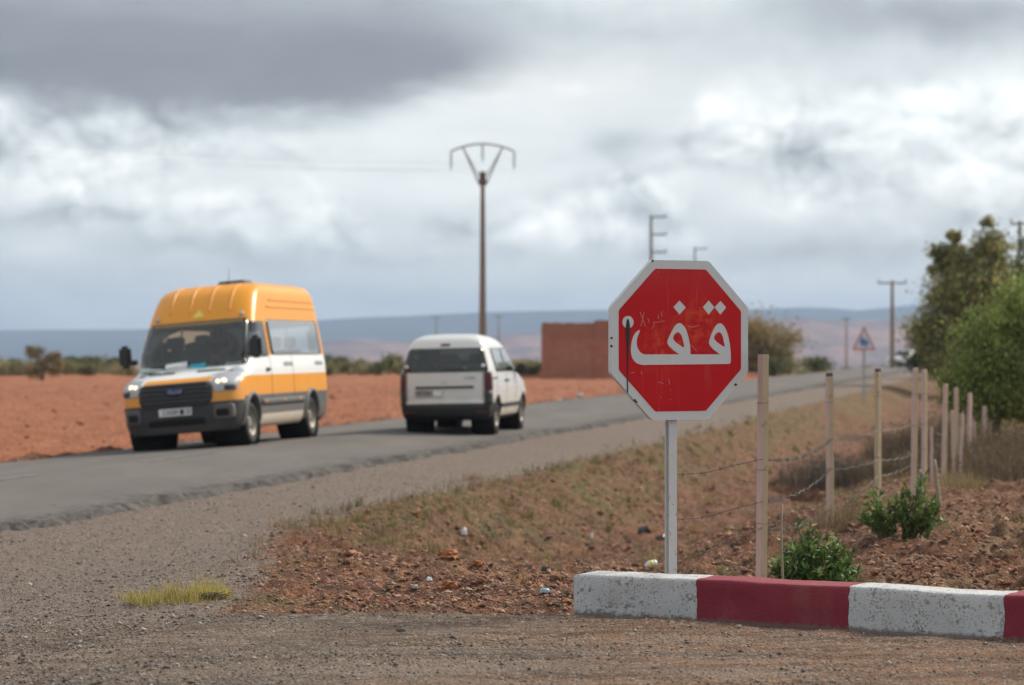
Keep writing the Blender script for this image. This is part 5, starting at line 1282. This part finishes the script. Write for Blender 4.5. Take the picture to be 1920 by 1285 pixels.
dry_shrub(1870, 880, 36, 1.8, .55, 1500, (.13, .095, .06), (.19, .145, .085), 'wide brown dry brush right of the receding fence', leaf=(500, .045, (.12, .09, .045)))
dry_shrub(1915, 850, 42, 1.8, .8, 1300, (.10, .075, .05), (.16, .12, .07), 'dark brown dry brush under the pepper tree', leaf=(500, .05, (.10, .075, .04)))
dry_shrub(1840, 800, 50, 2.2, .9, 1500, (.15, .125, .07), (.20, .16, .08), 'yellowish dry brush around the pepper tree trunk', leaf=(700, .06, (.15, .14, .05)))

def gpos(u_, v_):                                              # where the sight line meets the ground
    lo_, hi_ = 10.0, 60.0; Ys = np.linspace(10, 70, 1200); Xs = (u_ - 960) / F * Ys; zr_ = CZ - (v_ - HOR) / F * Ys
    k = np.argmax(zr_ < ground_z(Xs, Ys)); return float(Xs[k]), float(Ys[k])
BR = [(1700, 895, 38, 1.5, .50, 'brown tangled brush in front of the close pair of pink posts'), (1755, 895, 37, 1.4, .60, 'brown tangled brush at the foot of the shorter pink post'),
      (1835, 890, 38, 1.9, .75, 'thick brown tangle of dry brush below the small pink post'), (1890, 905, 33, 1.9, .60, 'low dark brown tangle of dry brush behind the tilled earth'),
      (1925, 880, 37, 1.8, .85, 'tall dark brown tangle of dry brush under the pepper tree crown'), (1800, 870, 41, 1.6, .75, 'greyish brown tangle of dry brush left of the pepper tree trunk')]
for (u_, v_, Y_, w_, h_, lb_) in BR: dry_shrub(u_, v_, Y_, w_, h_, 1500, (.105, .075, .05), (.19, .145, .09), lb_, leaf=(600, .045, (.115, .085, .045)))
# leafy bushes
def leafy_bush(lobes, loc, n_st, n_leaf, ll, label, stemcol=m_twig, col=(.085, .16, .040), alt=(.21, .29, .085)):
    root = tag(empty('leafy_bush', loc), label, 'bush'); mb = MB(); PB = []; DB = []; CB = []
    for (c_, r_, wgt) in lobes:
        for k in range(int(n_st * wgt)):
            d = rnd_unit(1)[0]; d[2] = abs(d[2]) * .9 + .1; tip = Vector((c_[0] + d[0] * r_[0], c_[1] + d[1] * r_[1], c_[2] + d[2] * r_[2] * random.uniform(.45, 1.2)))
            b_ = Vector((c_[0] * .6 + random.uniform(-.06, .06), c_[1] * .6 + random.uniform(-.06, .06), -.03)); mid = b_.lerp(tip, .5) + Vector((random.uniform(-.03, .03), random.uniform(-.03, .03), .04))
            mb.tube([tuple(b_), tuple(mid), tuple(tip)], [.006, .0045, .002], 4, False)
            m = int(n_leaf * wgt / max(1, int(n_st * wgt))); s = RNG.random(m) ** .6
            p = np.array([((b_.lerp(mid, q / .5)) if q < .5 else mid.lerp(tip, (q - .5) / .5))[:] for q in s]); dd_ = rnd_unit(m) * .9; dd_[:, 2] += .65; dd_ /= np.linalg.norm(dd_, axis=1)[:, None]
            PB.append(p); DB.append(dd_); CB.append(shade_cols(m, col, .35, alt, .12 + .35 * (random.random() < .25)) * random.uniform(.75, 1.25))
    mb.build('stem', stemcol, root, True)
    p = np.concatenate(PB); d = np.concatenate(DB); n = len(p); s_ = ll * RNG.uniform(.4, 1.35, n)
    v, f, c_ = leaves(p, d, rnd_unit(n) + np.array([0, 0, 1.0]), s_, s_ * .34, np.clip(np.concatenate(CB), .005, 1)); np_mesh('foliage', v, f, m_leafg, root, {'col': c_}); return root
x, y, z = PY(1525, 1090, 15.2); z = gz(x, y)
s = 15.2 / F
leafy_bush([((0, 0, .12), (75 * s, .22, 120 * s), .45), ((-45 * s, -.05, .05), (42 * s, .16, 95 * s), .22), ((45 * s, .05, .05), (55 * s, .18, 88 * s), .24), ((-5 * s, 0, .2), (30 * s, .1, 110 * s), .09)],
           (x, y, z), 150, 4800, .052, 'dense dark green leafy bush growing behind the dark red kerb block')
x, y, z = PY(1690, 1035, 19.5); z = gz(x, y); s = 19.5 / F
leafy_bush([((-38 * s, 0, .10), (40 * s, .16, 80 * s), .42), ((32 * s, .05, .12), (42 * s, .17, 95 * s), .5), ((60 * s, 0, .1), (25 * s, .1, 55 * s), .08)],
           (x, y, z), 90, 2800, .052, 'double crowned green leafy bush before the pale fence post', col=(.095, .17, .040), alt=(.20, .28, .075))
# feathery halo beside the kerb bush
dry_shrub(1560, 1075, 15.6, .50, .42, 900, (.14, .135, .055), (.20, .165, .085), 'feathery dry grass clump growing through the kerb bush', 'grass_clump')
dry_shrub(1480, 1075, 15.5, .30, .30, 350, (.15, .13, .06), (.20, .165, .085), 'small dry grass clump at the foot of the pink post', 'grass_clump')
dry_shrub(1590, 985, 21, .55, .32, 500, (.20, .155, .085), (.26, .20, .12), 'pale dry grass clump between the two green bushes', 'grass_clump')
dry_shrub(1805, 945, 29, 1.2, .30, 900, (.24, .19, .085), (.30, .23, .11), 'yellow dry grass patch by the receding fence', 'grass_clump')

# the yellow-green tuft at the track edge
x, y = gpos(335, 1122); z = gz(x, y)
tuft = tag(empty('grass_tuft', (x, y, z - .01)), 'low yellow green grass tuft with dead roots at the edge of the dirt track', 'grass')
n = 3600; b_ = np.zeros((n, 3)); a = RNG.uniform(0, 6.283, n); r_ = RNG.random(n) ** .75 * (1 + .5 * fbm(np.cos(a) * 2, np.sin(a) * 2, 3, 58))
b_[:, 0] = np.cos(a) * r_ * .34; b_[:, 1] = np.sin(a) * r_ * .42
v, f, c_ = blades(b_, .105 * RNG.uniform(.4, 1.3, n) * (1.1 - .6 * r_) * np.clip(.6 + 3.5 * fbm(b_[:, 0] * 9, b_[:, 1] * 9, 3, 57), .3, 1.6) * (1 + .7 * sstep(-.05, .15, b_[:, 0])), RNG.uniform(.1, .9, n), np.full(n, .0032), np.where((b_[:, 0] > .08)[:, None], shade_cols(n, (.50, .39, .13), .3, (.38, .34, .08), .4), shade_cols(n, (.29, .265, .065), .35, (.46, .36, .14), .55)))
np_mesh('blades', v, f, m_blade, tuft, {'col': c_})
mb = MB()
for k in range(60):
    a = random.uniform(0, 6.28); r_ = random.uniform(.0, .13); x0, y0 = .19 + math.cos(a) * r_, -.17 + math.sin(a) * r_ * .5
    mb.tube([(x0, y0, .0), (x0 + random.uniform(-.05, .05), y0 + random.uniform(-.05, .05), random.uniform(.02, .06)), (x0 + random.uniform(-.12, .12), y0 + random.uniform(-.08, .08), random.uniform(.0, .07))], [.004, .003, .0015], 4, False)
mb.build('dead_roots', mat('dead_root', (.10, .075, .06), .95, var=.3), tuft)

# ------------------------------------------------------------------ ground cover
def scatter(n, xr_, yr_, ybias=1.0):
    u = RNG.random(n); Y = (yr_[0] ** (1 - 2 * 1.0) + u * (yr_[1] ** (-1.0) - yr_[0] ** (-1.0))) ** (-1.0) if ybias else RNG.uniform(*yr_, n)
    X = RNG.uniform(-.24, .24, n) * Y; return X, Y
n = 120000; X, Y = scatter(n, None, (15, 75))
c, a, t, ws, sh, track, field = zones(X, Y); q = c - ws
pm_ = fbm(X * .5, Y * .5, 4, 61); p2 = fbm(X * 2.2, Y * 2.2, 3, 66)
ridge = sstep(-.5, .1, q) * (1 - sstep(.9, 2.2, q)) * sstep(20, 27, Y)
prob = np.clip(ridge * (.9 + 2.2 * p2) + sstep(.2, 2, q) * (-.10 + 2.0 * pm_ + 1.6 * p2) * sstep(17, 23, Y), 0, 1) * (1 - track) * (1 - field) * (c > .5)
k = RNG.random(n) < prob * .85; X, Y, q = X[k], Y[k], q[k]; n = len(X); Z = ground_z(X, Y) - .008
green = np.clip(fbm(X * .9, Y * .9, 3, 44) * 3 + .25 + .5 * (np.abs(q) < .8), 0, 1)
cols = shade_cols(n, (.22, .16, .085), .45, (.11, .080, .045), .4); gk = RNG.random(n) < green * .6; cols[gk] = shade_cols(gk.sum(), (.105, .14, .038), .4, (.24, .23, .06), .35)
hh = np.where(gk, .05, .075) * RNG.uniform(.5, 1.5, n) * np.clip(.55 + 4.5 * fbm(X * 3.5, Y * 2.0, 3, 48), .35, 2.2) * (1 + .5 * sstep(25, 45, Y))
v, f, c_ = blades(np.stack([X, Y, Z], 1), hh, RNG.uniform(.1, .95, n), .003 + .00025 * np.clip(Y - 14, 0, 60), cols)
tag(np_mesh('grass', v, f, m_blade, None, {'col': c_}), 'short dry and green grass on the ditch banks', 'grass', kind='stuff')

ico = bmesh.new(); bmesh.ops.create_icosphere(ico, subdivisions=1, radius=1); icv = np.array([v.co[:] for v in ico.verts]); icf = np.array([[v.index for v in f.verts] for f in ico.faces]); ico.free()
octv = np.array([(1, 0, 0), (0, 1, 0), (-1, 0, 0), (0, -1, 0), (0, 0, 1), (0, 0, -1.0)]); octf = np.array([(0, 1, 4), (1, 2, 4), (2, 3, 4), (3, 0, 4), (1, 0, 5), (2, 1, 5), (3, 2, 5), (0, 3, 5)])
def pebbles(name, X, Y, S, cols, label, sink=.25, tv=octv, tf=octf, mtl=None):
    n = len(X); Z = ground_z(X, Y)
    v = tv[None] * (1 + RNG.uniform(-.48, .48, (n, len(tv), 1)))
    sc3 = np.stack([RNG.uniform(.7, 1.4, n), RNG.uniform(.7, 1.2, n), RNG.uniform(.45, .8, n)], 1)[:, None] * S[:, None, None]; v = v * sc3
    a = RNG.uniform(0, 6.283, n); ca, sa = np.cos(a)[:, None], np.sin(a)[:, None]
    x = v[:, :, 0] * ca - v[:, :, 1] * sa; y = v[:, :, 0] * sa + v[:, :, 1] * ca
    v = np.stack([x + X[:, None], y + Y[:, None], v[:, :, 2] + (Z + S * (.5 - sink))[:, None]], -1)
    f = (tf[None] + (np.arange(n) * len(tv))[:, None, None]).reshape(-1, 3)
    return tag(np_mesh(name, v.reshape(-1, 3), f, mtl or m_peb, None, {'col': np.repeat(cols, len(tv), 0)}), label, 'gravel', kind='stuff')
def pick(n, yr_, probf):
    X, Y = scatter(n, None, yr_); z_ = zones(X, Y); k = RNG.random(n) < probf(X, Y, *z_); return X[k], Y[k]
X, Y = pick(90000, (10, 34), lambda X, Y, c, a, t, ws, sh, tr, fi: np.clip(sh * .75 + tr * (.12 + 1.6 * np.clip(fbm(X * .8, Y * 1.8, 4, 83), 0, 1)), 0, 1) * (c > .05) * (1 - fi))
n = len(X); S = .0052 * np.exp(RNG.normal(0, .42, n)) * (1 + .012 * (Y - 12))
pebbles('gravel', X, Y, S, shade_cols(n, (.125, .102, .090), .6, (.30, .25, .22), .25), 'grey brown roadside gravel and grit')
X, Y = pick(110000, (13.6, 45), lambda X, Y, c, a, t, ws, sh, tr, fi: np.clip((1 - sh) * (1 - tr) * (c > 2) * (.45 + 1.5 * fbm(X * 1.2, Y * 1.2, 3, 87)), 0, 1) * (1 - fi))
n = len(X); S = np.clip(.0072 * np.exp(RNG.normal(0, .62, n)), 0, .024) * (1 + .014 * (Y - 12))
pebbles('rubble', X, Y, S, shade_cols(n, (.15, .075, .048), .6, (.34, .21, .145), .3), 'red brown rubble and grit on the ditch banks')
X, Y = pick(32000, (13.3, 34), lambda X, Y, c, a, t, ws, sh, tr, fi: (c > 8.1) * (1 - tr) * .8)
n = len(X); S = np.clip(.010 * np.exp(RNG.normal(0, .6, n)), 0, .03)
pebbles('soil_clods', X, Y, S, shade_cols(n, (.22, .105, .06), .4, (.30, .16, .09), .3), 'crumbled red soil clods behind the fence', .1, icv, icf)
X = RNG.uniform(-26, 22, 26000); Y = RNG.uniform(38, 125, 26000); z_ = zones(X, Y); k = (z_[6] > .6); X, Y = X[k], Y[k]; n = len(X); S = .024 * np.exp(RNG.normal(0, .45, n))
pebbles('field_clods', X, Y, S, shade_cols(n, (.30, .108, .054), .35, (.39, .16, .085), .3), 'clods of red ploughed earth in the field')

X, Y = pick(16000, (15.5, 58), lambda X, Y, c, a, t, ws, sh, tr, fi: np.clip((c > ws + .4) * (1 - tr) * (.35 + 2.2 * fbm(X * .9, Y * .9, 3, 88)), 0, 1) * (1 - fi) * (1 - .8 * sstep(7.4, 8.2, c)))
n = len(X); S = np.clip(.016 * np.exp(RNG.normal(0, .5, n)), 0, .034) * (1 + .014 * (Y - 14))
pebbles('earth_lumps', X, Y, S, shade_cols(n, (.20, .085, .048), .5, (.30, .15, .09), .3), 'loose lumps of red earth over the ditch banks', .2, icv, icf)
# dry tussocks over the banks
X, Y = pick(5200, (16, 62), lambda X, Y, c, a, t, ws, sh, tr, fi: np.clip((c > ws - .2) * (1 - tr) * (.15 + 2.4 * fbm(X * .8, Y * .8, 4, 91) + .5 * (c < ws + 1.3)), 0, 1) * (1 - fi) * (sstep(19.5, 24, Y) * .9 + .1))
m = 26; n = len(X); hs = np.repeat(RNG.uniform(.05, .17, n), m); X2 = np.repeat(X, m) + RNG.normal(0, .035, n * m); Y2 = np.repeat(Y, m) + RNG.normal(0, .035, n * m); nn = len(X2)
tint = np.repeat(shade_cols(n, (.25, .175, .095), .35, (.125, .14, .042), .27), m, 0) * (1 + RNG.uniform(-.3, .3, (nn, 1)))
v, f, c_ = blades(np.stack([X2, Y2, ground_z(X2, Y2) - .01], 1), hs * RNG.uniform(.5, 1.2, nn), RNG.uniform(.2, .95, nn), .0028 + .00022 * np.clip(Y2 - 14, 0, 60), np.clip(tint, .01, 1))
tag(np_mesh('grass_tussocks', v, f, m_blade, None, {'col': c_}), 'dry grass tussocks scattered over the ditch banks', 'grass', kind='stuff')
# single stones
def stone_mesh(name, seed, m):
    bm = bmesh.new(); bmesh.ops.create_icosphere(bm, subdivisions=3, radius=1); rs = np.random.default_rng(seed); o = rs.uniform(0, 50, 3)
    for v in bm.verts:
        k = 1 + float(fbm(np.array(v.co.x * 1.6 + o[0]), np.array(v.co.y * 1.6 + v.co.z * 2.1 + o[1]), 4, seed, .75)) * 1.5; v.co = Vector((v.co.x * k * 1.25, v.co.y * k * .9, v.co.z * k * .62))
    mxx = max(abs(v.co.x) for v in bm.verts) / 1.2
    for v in bm.verts: v.co /= mxx
    me = bpy.data.meshes.new(name); bm.to_mesh(me); bm.free(); me.materials.append(m); return me
m_so = mat('stone_orange', (.42, .17, .075), .9, var=.3, scale=6, bmp=.6); m_sp = mat('stone_pale', (.42, .36, .31), .9, var=.25, scale=6, bmp=.5); m_sd = mat('stone_dark', (.035, .03, .028), .9, var=.3, scale=6, bmp=.5); m_sr = mat('stone_red', (.25, .105, .06), .95, var=.3, scale=6, bmp=.6)
SM = {k: [stone_mesh('stone', 500 + 10 * i + j, m) for j in range(4)] for i, (k, m) in enumerate((('o', m_so), ('p', m_sp), ('d', m_sd), ('r', m_sr)))}
def stone(kind, u_, v_, wpx, label, group=None):
    x, y = gpos(u_, v_); s = wpx / 2.4 / F * y; o = bpy.data.objects.new('stone', random.choice(SM[kind])); put(o); o.location = (x, y, gz(x, y) + s * (.22 if kind != 'r' else .02)); o.scale = (s, s, s)
    o.rotation_euler = (random.uniform(-.2, .2), random.uniform(-.2, .2), random.uniform(-.6, .6)); tag(o, label, 'stone', group); return o
stone('o', 780, 967, 22, 'orange stone on the grass at the top of the ditch bank'); stone('o', 842, 1047, 44, 'long flat orange stone half way down the gravel bank'); stone('o', 897, 1068, 24, 'thin tan stone below the long flat orange stone')
stone('p', 777, 1104, 20, 'pale stone in the middle of the red gravel bank'); stone('o', 845, 1103, 34, 'orange brown stone near the foot of the red gravel bank')
stone('d', 1377, 1027, 22, 'black stone lying between the stop sign post and the pink post'); stone('o', 1450, 908, 26, 'bright orange stone just right of the pink post')
stone('o', 1624, 790, 34, 'orange stone lying high on the ditch bank'); stone('o', 1668, 858, 42, 'rounded orange boulder behind the pale fence post'); stone('p', 1385, 1180, 16, 'small white pebble on the dirt in front of the red kerb block')
for (u_, v_, w_) in [(515, 1085, 13), (590, 1050, 12), (620, 1078, 11), (665, 1108, 14), (700, 1060, 12), (735, 1115, 12), (640, 1130, 14), (560, 1120, 13), (590, 1132, 15), (480, 1050, 12), (500, 1072, 11), (940, 1118, 14), (985, 1096, 13), (905, 1020, 13), (1030, 1010, 16), (1080, 985, 15), (960, 1055, 12),
                     (1060, 1130, 18), (1150, 985, 14), (1190, 950, 14), (1300, 990, 16), (1330, 945, 14), (1310, 1000, 14), (1180, 1030, 12), (1250, 915, 12), (1400, 985, 14), (1120, 930, 12), (1350, 880, 12)]:
    stone('o' if random.random() < .6 else 'r', u_, v_, w_, 'small orange red stone on the ditch bank between track and road', 'small stones on the ditch bank')
for (u_, v_, w_) in [(1660, 1050, 26), (1700, 1060, 30), (1760, 1045, 34), (1830, 1020, 40), (1840, 1000, 30), (1870, 1065, 28), (1640, 1085, 26), (1730, 1085, 24), (1790, 1080, 22), (1900, 1045, 26), (1810, 990, 24), (1890, 1100, 30), (1690, 1100, 26), (1750, 1105, 22), (1850, 1090, 24), (1780, 1010, 22)]:
    stone('r', u_, v_, w_ * .75, 'lump of crumbled red earth behind the white kerb block', 'earth lumps behind the kerb')

# ------------------------------------------------------------------ litter
x, y = gpos(1220, 1072); s = y / F
bot = tag(empty('plastic_bottle', (x, y, gz(x, y) + .035)), 'crumpled clear plastic bottle with a red cap lying behind the white kerb block', 'bottle'); bot.rotation_euler = (0, R(-14), R(8))
m_pet = glass_mat('clear_plastic', (.86, .88, .86), .10)
mb = MB(); prof = [(.0001, .058), (.028, .056), (.034, .04), (.031, .02), (.034, 0), (.033, -.02), (.026, -.035), (.013, -.047), (.0125, -.055)]; mb.lathe(prof, 18, 'x'); mb.v = [(p[0], p[1] * (1 + .12 * math.sin(p[0] * 90)), p[2] * (1 + .10 * math.sin(p[0] * 70 + 1))) for p in mb.v]; mb.build('body', mat('cloudy_plastic', (.62, .63, .58), .25), bot, True)
mb = MB(); mb.lathe([(.0345, -.012), (.0355, -.012), (.0355, .012), (.0345, .012)], 18, 'x', (.008, 0, 0)); mb.build('label_band', mat('bottle_label', (.62, .50, .05), .5), bot, True)
mb = MB(); mb.lathe([(.0001, -.072), (.014, -.071), (.014, -.054), (.0126, -.054)], 14, 'x'); mb.build('cap', mat('bottle_cap', (.45, .02, .06), .4), bot, True)
def scrap(u_, v_, w_, h_, m, label, cat='litter', name='litter'):
    x, y = gpos(u_, v_); s = y / F; g = 7; V_ = []
    for i in range(g):
        for j in range(g):
            a_, b2 = (i / (g - 1) - .5), (j / (g - 1) - .5); rr = 1 - .45 * (a_ * a_ + b2 * b2) * 2 + random.uniform(-.12, .12)
            V_.append((a_ * w_ * s * rr, b2 * w_ * s * .8 * rr, h_ * s * (.45 + .5 * random.random()) * (1 - (2 * max(abs(a_), abs(b2))) ** 3)))
    mb = MB(); mb.add(V_, [(i * g + j, (i + 1) * g + j, (i + 1) * g + j + 1, i * g + j + 1) for i in range(g - 1) for j in range(g - 1)]); o = mb.build(name, m, None, loc=(x, y, gz(x, y) - .001)); o.rotation_euler = (0, 0, random.uniform(-.5, .5)); return tag(o, label, cat)
m_wp = mat('white_plastic', (.72, .72, .72), .4); m_bp = mat('black_plastic', (.015, .017, .018), .35); m_bl = mat('blue_plastic', (.25, .36, .42), .4)
scrap(870, 1005, 16, 16, m_wp, 'white scrap of plastic high on the gravel bank'); scrap(1110, 1014, 8, 14, m_wp, 'tiny white paper scrap left of the stop sign post')
scrap(1022, 1116, 26, 10, m_bl, 'pale blue plastic scrap left of the white kerb end'); scrap(1020, 1072, 14, 12, m_bp, 'dark plastic scrap above the pale blue scrap')
scrap(805, 1090, 14, 8, m_wp, 'small white scrap in the middle of the red gravel bank'); scrap(1208, 1000, 34, 16, m_bp, 'torn black plastic strip left of the stop sign post'); scrap(1240, 1013, 30, 10, m_bp, 'crumpled black plastic touching the stop sign post')
scrap(1300, 1085, 10, 8, m_wp, 'tiny white scrap at the foot of the stop sign post')
# far litter and pale heaps
def heap(u_, v_, Y, w_, h_, m, label):
    x, y, _ = PY(u_, v_, Y); z = gz(x, y); o = bpy.data.objects.new('debris_heap', stone_mesh('debris_heap', int(u_), m)); put(o); s = w_ / 2.4 / F * Y; o.scale = (s, s * .7, h_ / 1.2 / F * Y); o.location = (x, y, z + o.scale[2] * .3); return tag(o, label, 'debris')
m_pale = mat('pale_debris', (.55, .52, .55), .8)
heap(1060, 738, 84, 34, 8, m_pale, 'pale rubbish heap on the field edge near the brick hut'); heap(1086, 736, 85, 16, 9, m_pale, 'small pale rubbish heap beside the larger one near the hut')
heap(1505, 692, 172, 16, 18, m_pale, 'pale grey heap beside the road right of the stop sign'); heap(1660, 672, 190, 20, 24, m_pale, 'pale heap at the foot of the level arm pole'); heap(85, 686, 190, 40, 22, m_pale, 'pale pinkish heap behind the small open tree')
heap(1505, 657, 260, 18, 12, m_wp, 'white sheet metal heap by the yellow brown tree')

# ------------------------------------------------------------------ air
m_haze = bpy.data.materials.new('haze'); m_haze.use_nodes = True; nt = m_haze.node_tree; nt.nodes.remove(nt.nodes['Principled BSDF'])
pv = nt.nodes.new('ShaderNodeVolumePrincipled'); pv.inputs['Color'].default_value = (.55, .72, 1.0, 1); pv.inputs['Density'].default_value = .00013; pv.inputs['Anisotropy'].default_value = .0
nt.links.new(pv.outputs[0], nt.nodes['Material Output'].inputs['Volume'])
mb = MB(); mb.box((0, 4400, 45), (19000, 10200, 270)); hz_o = mb.build('haze', m_haze); hz_o['kind'] = 'stuff'; tag(hz_o, 'thin bluish air over the plain', 'haze')
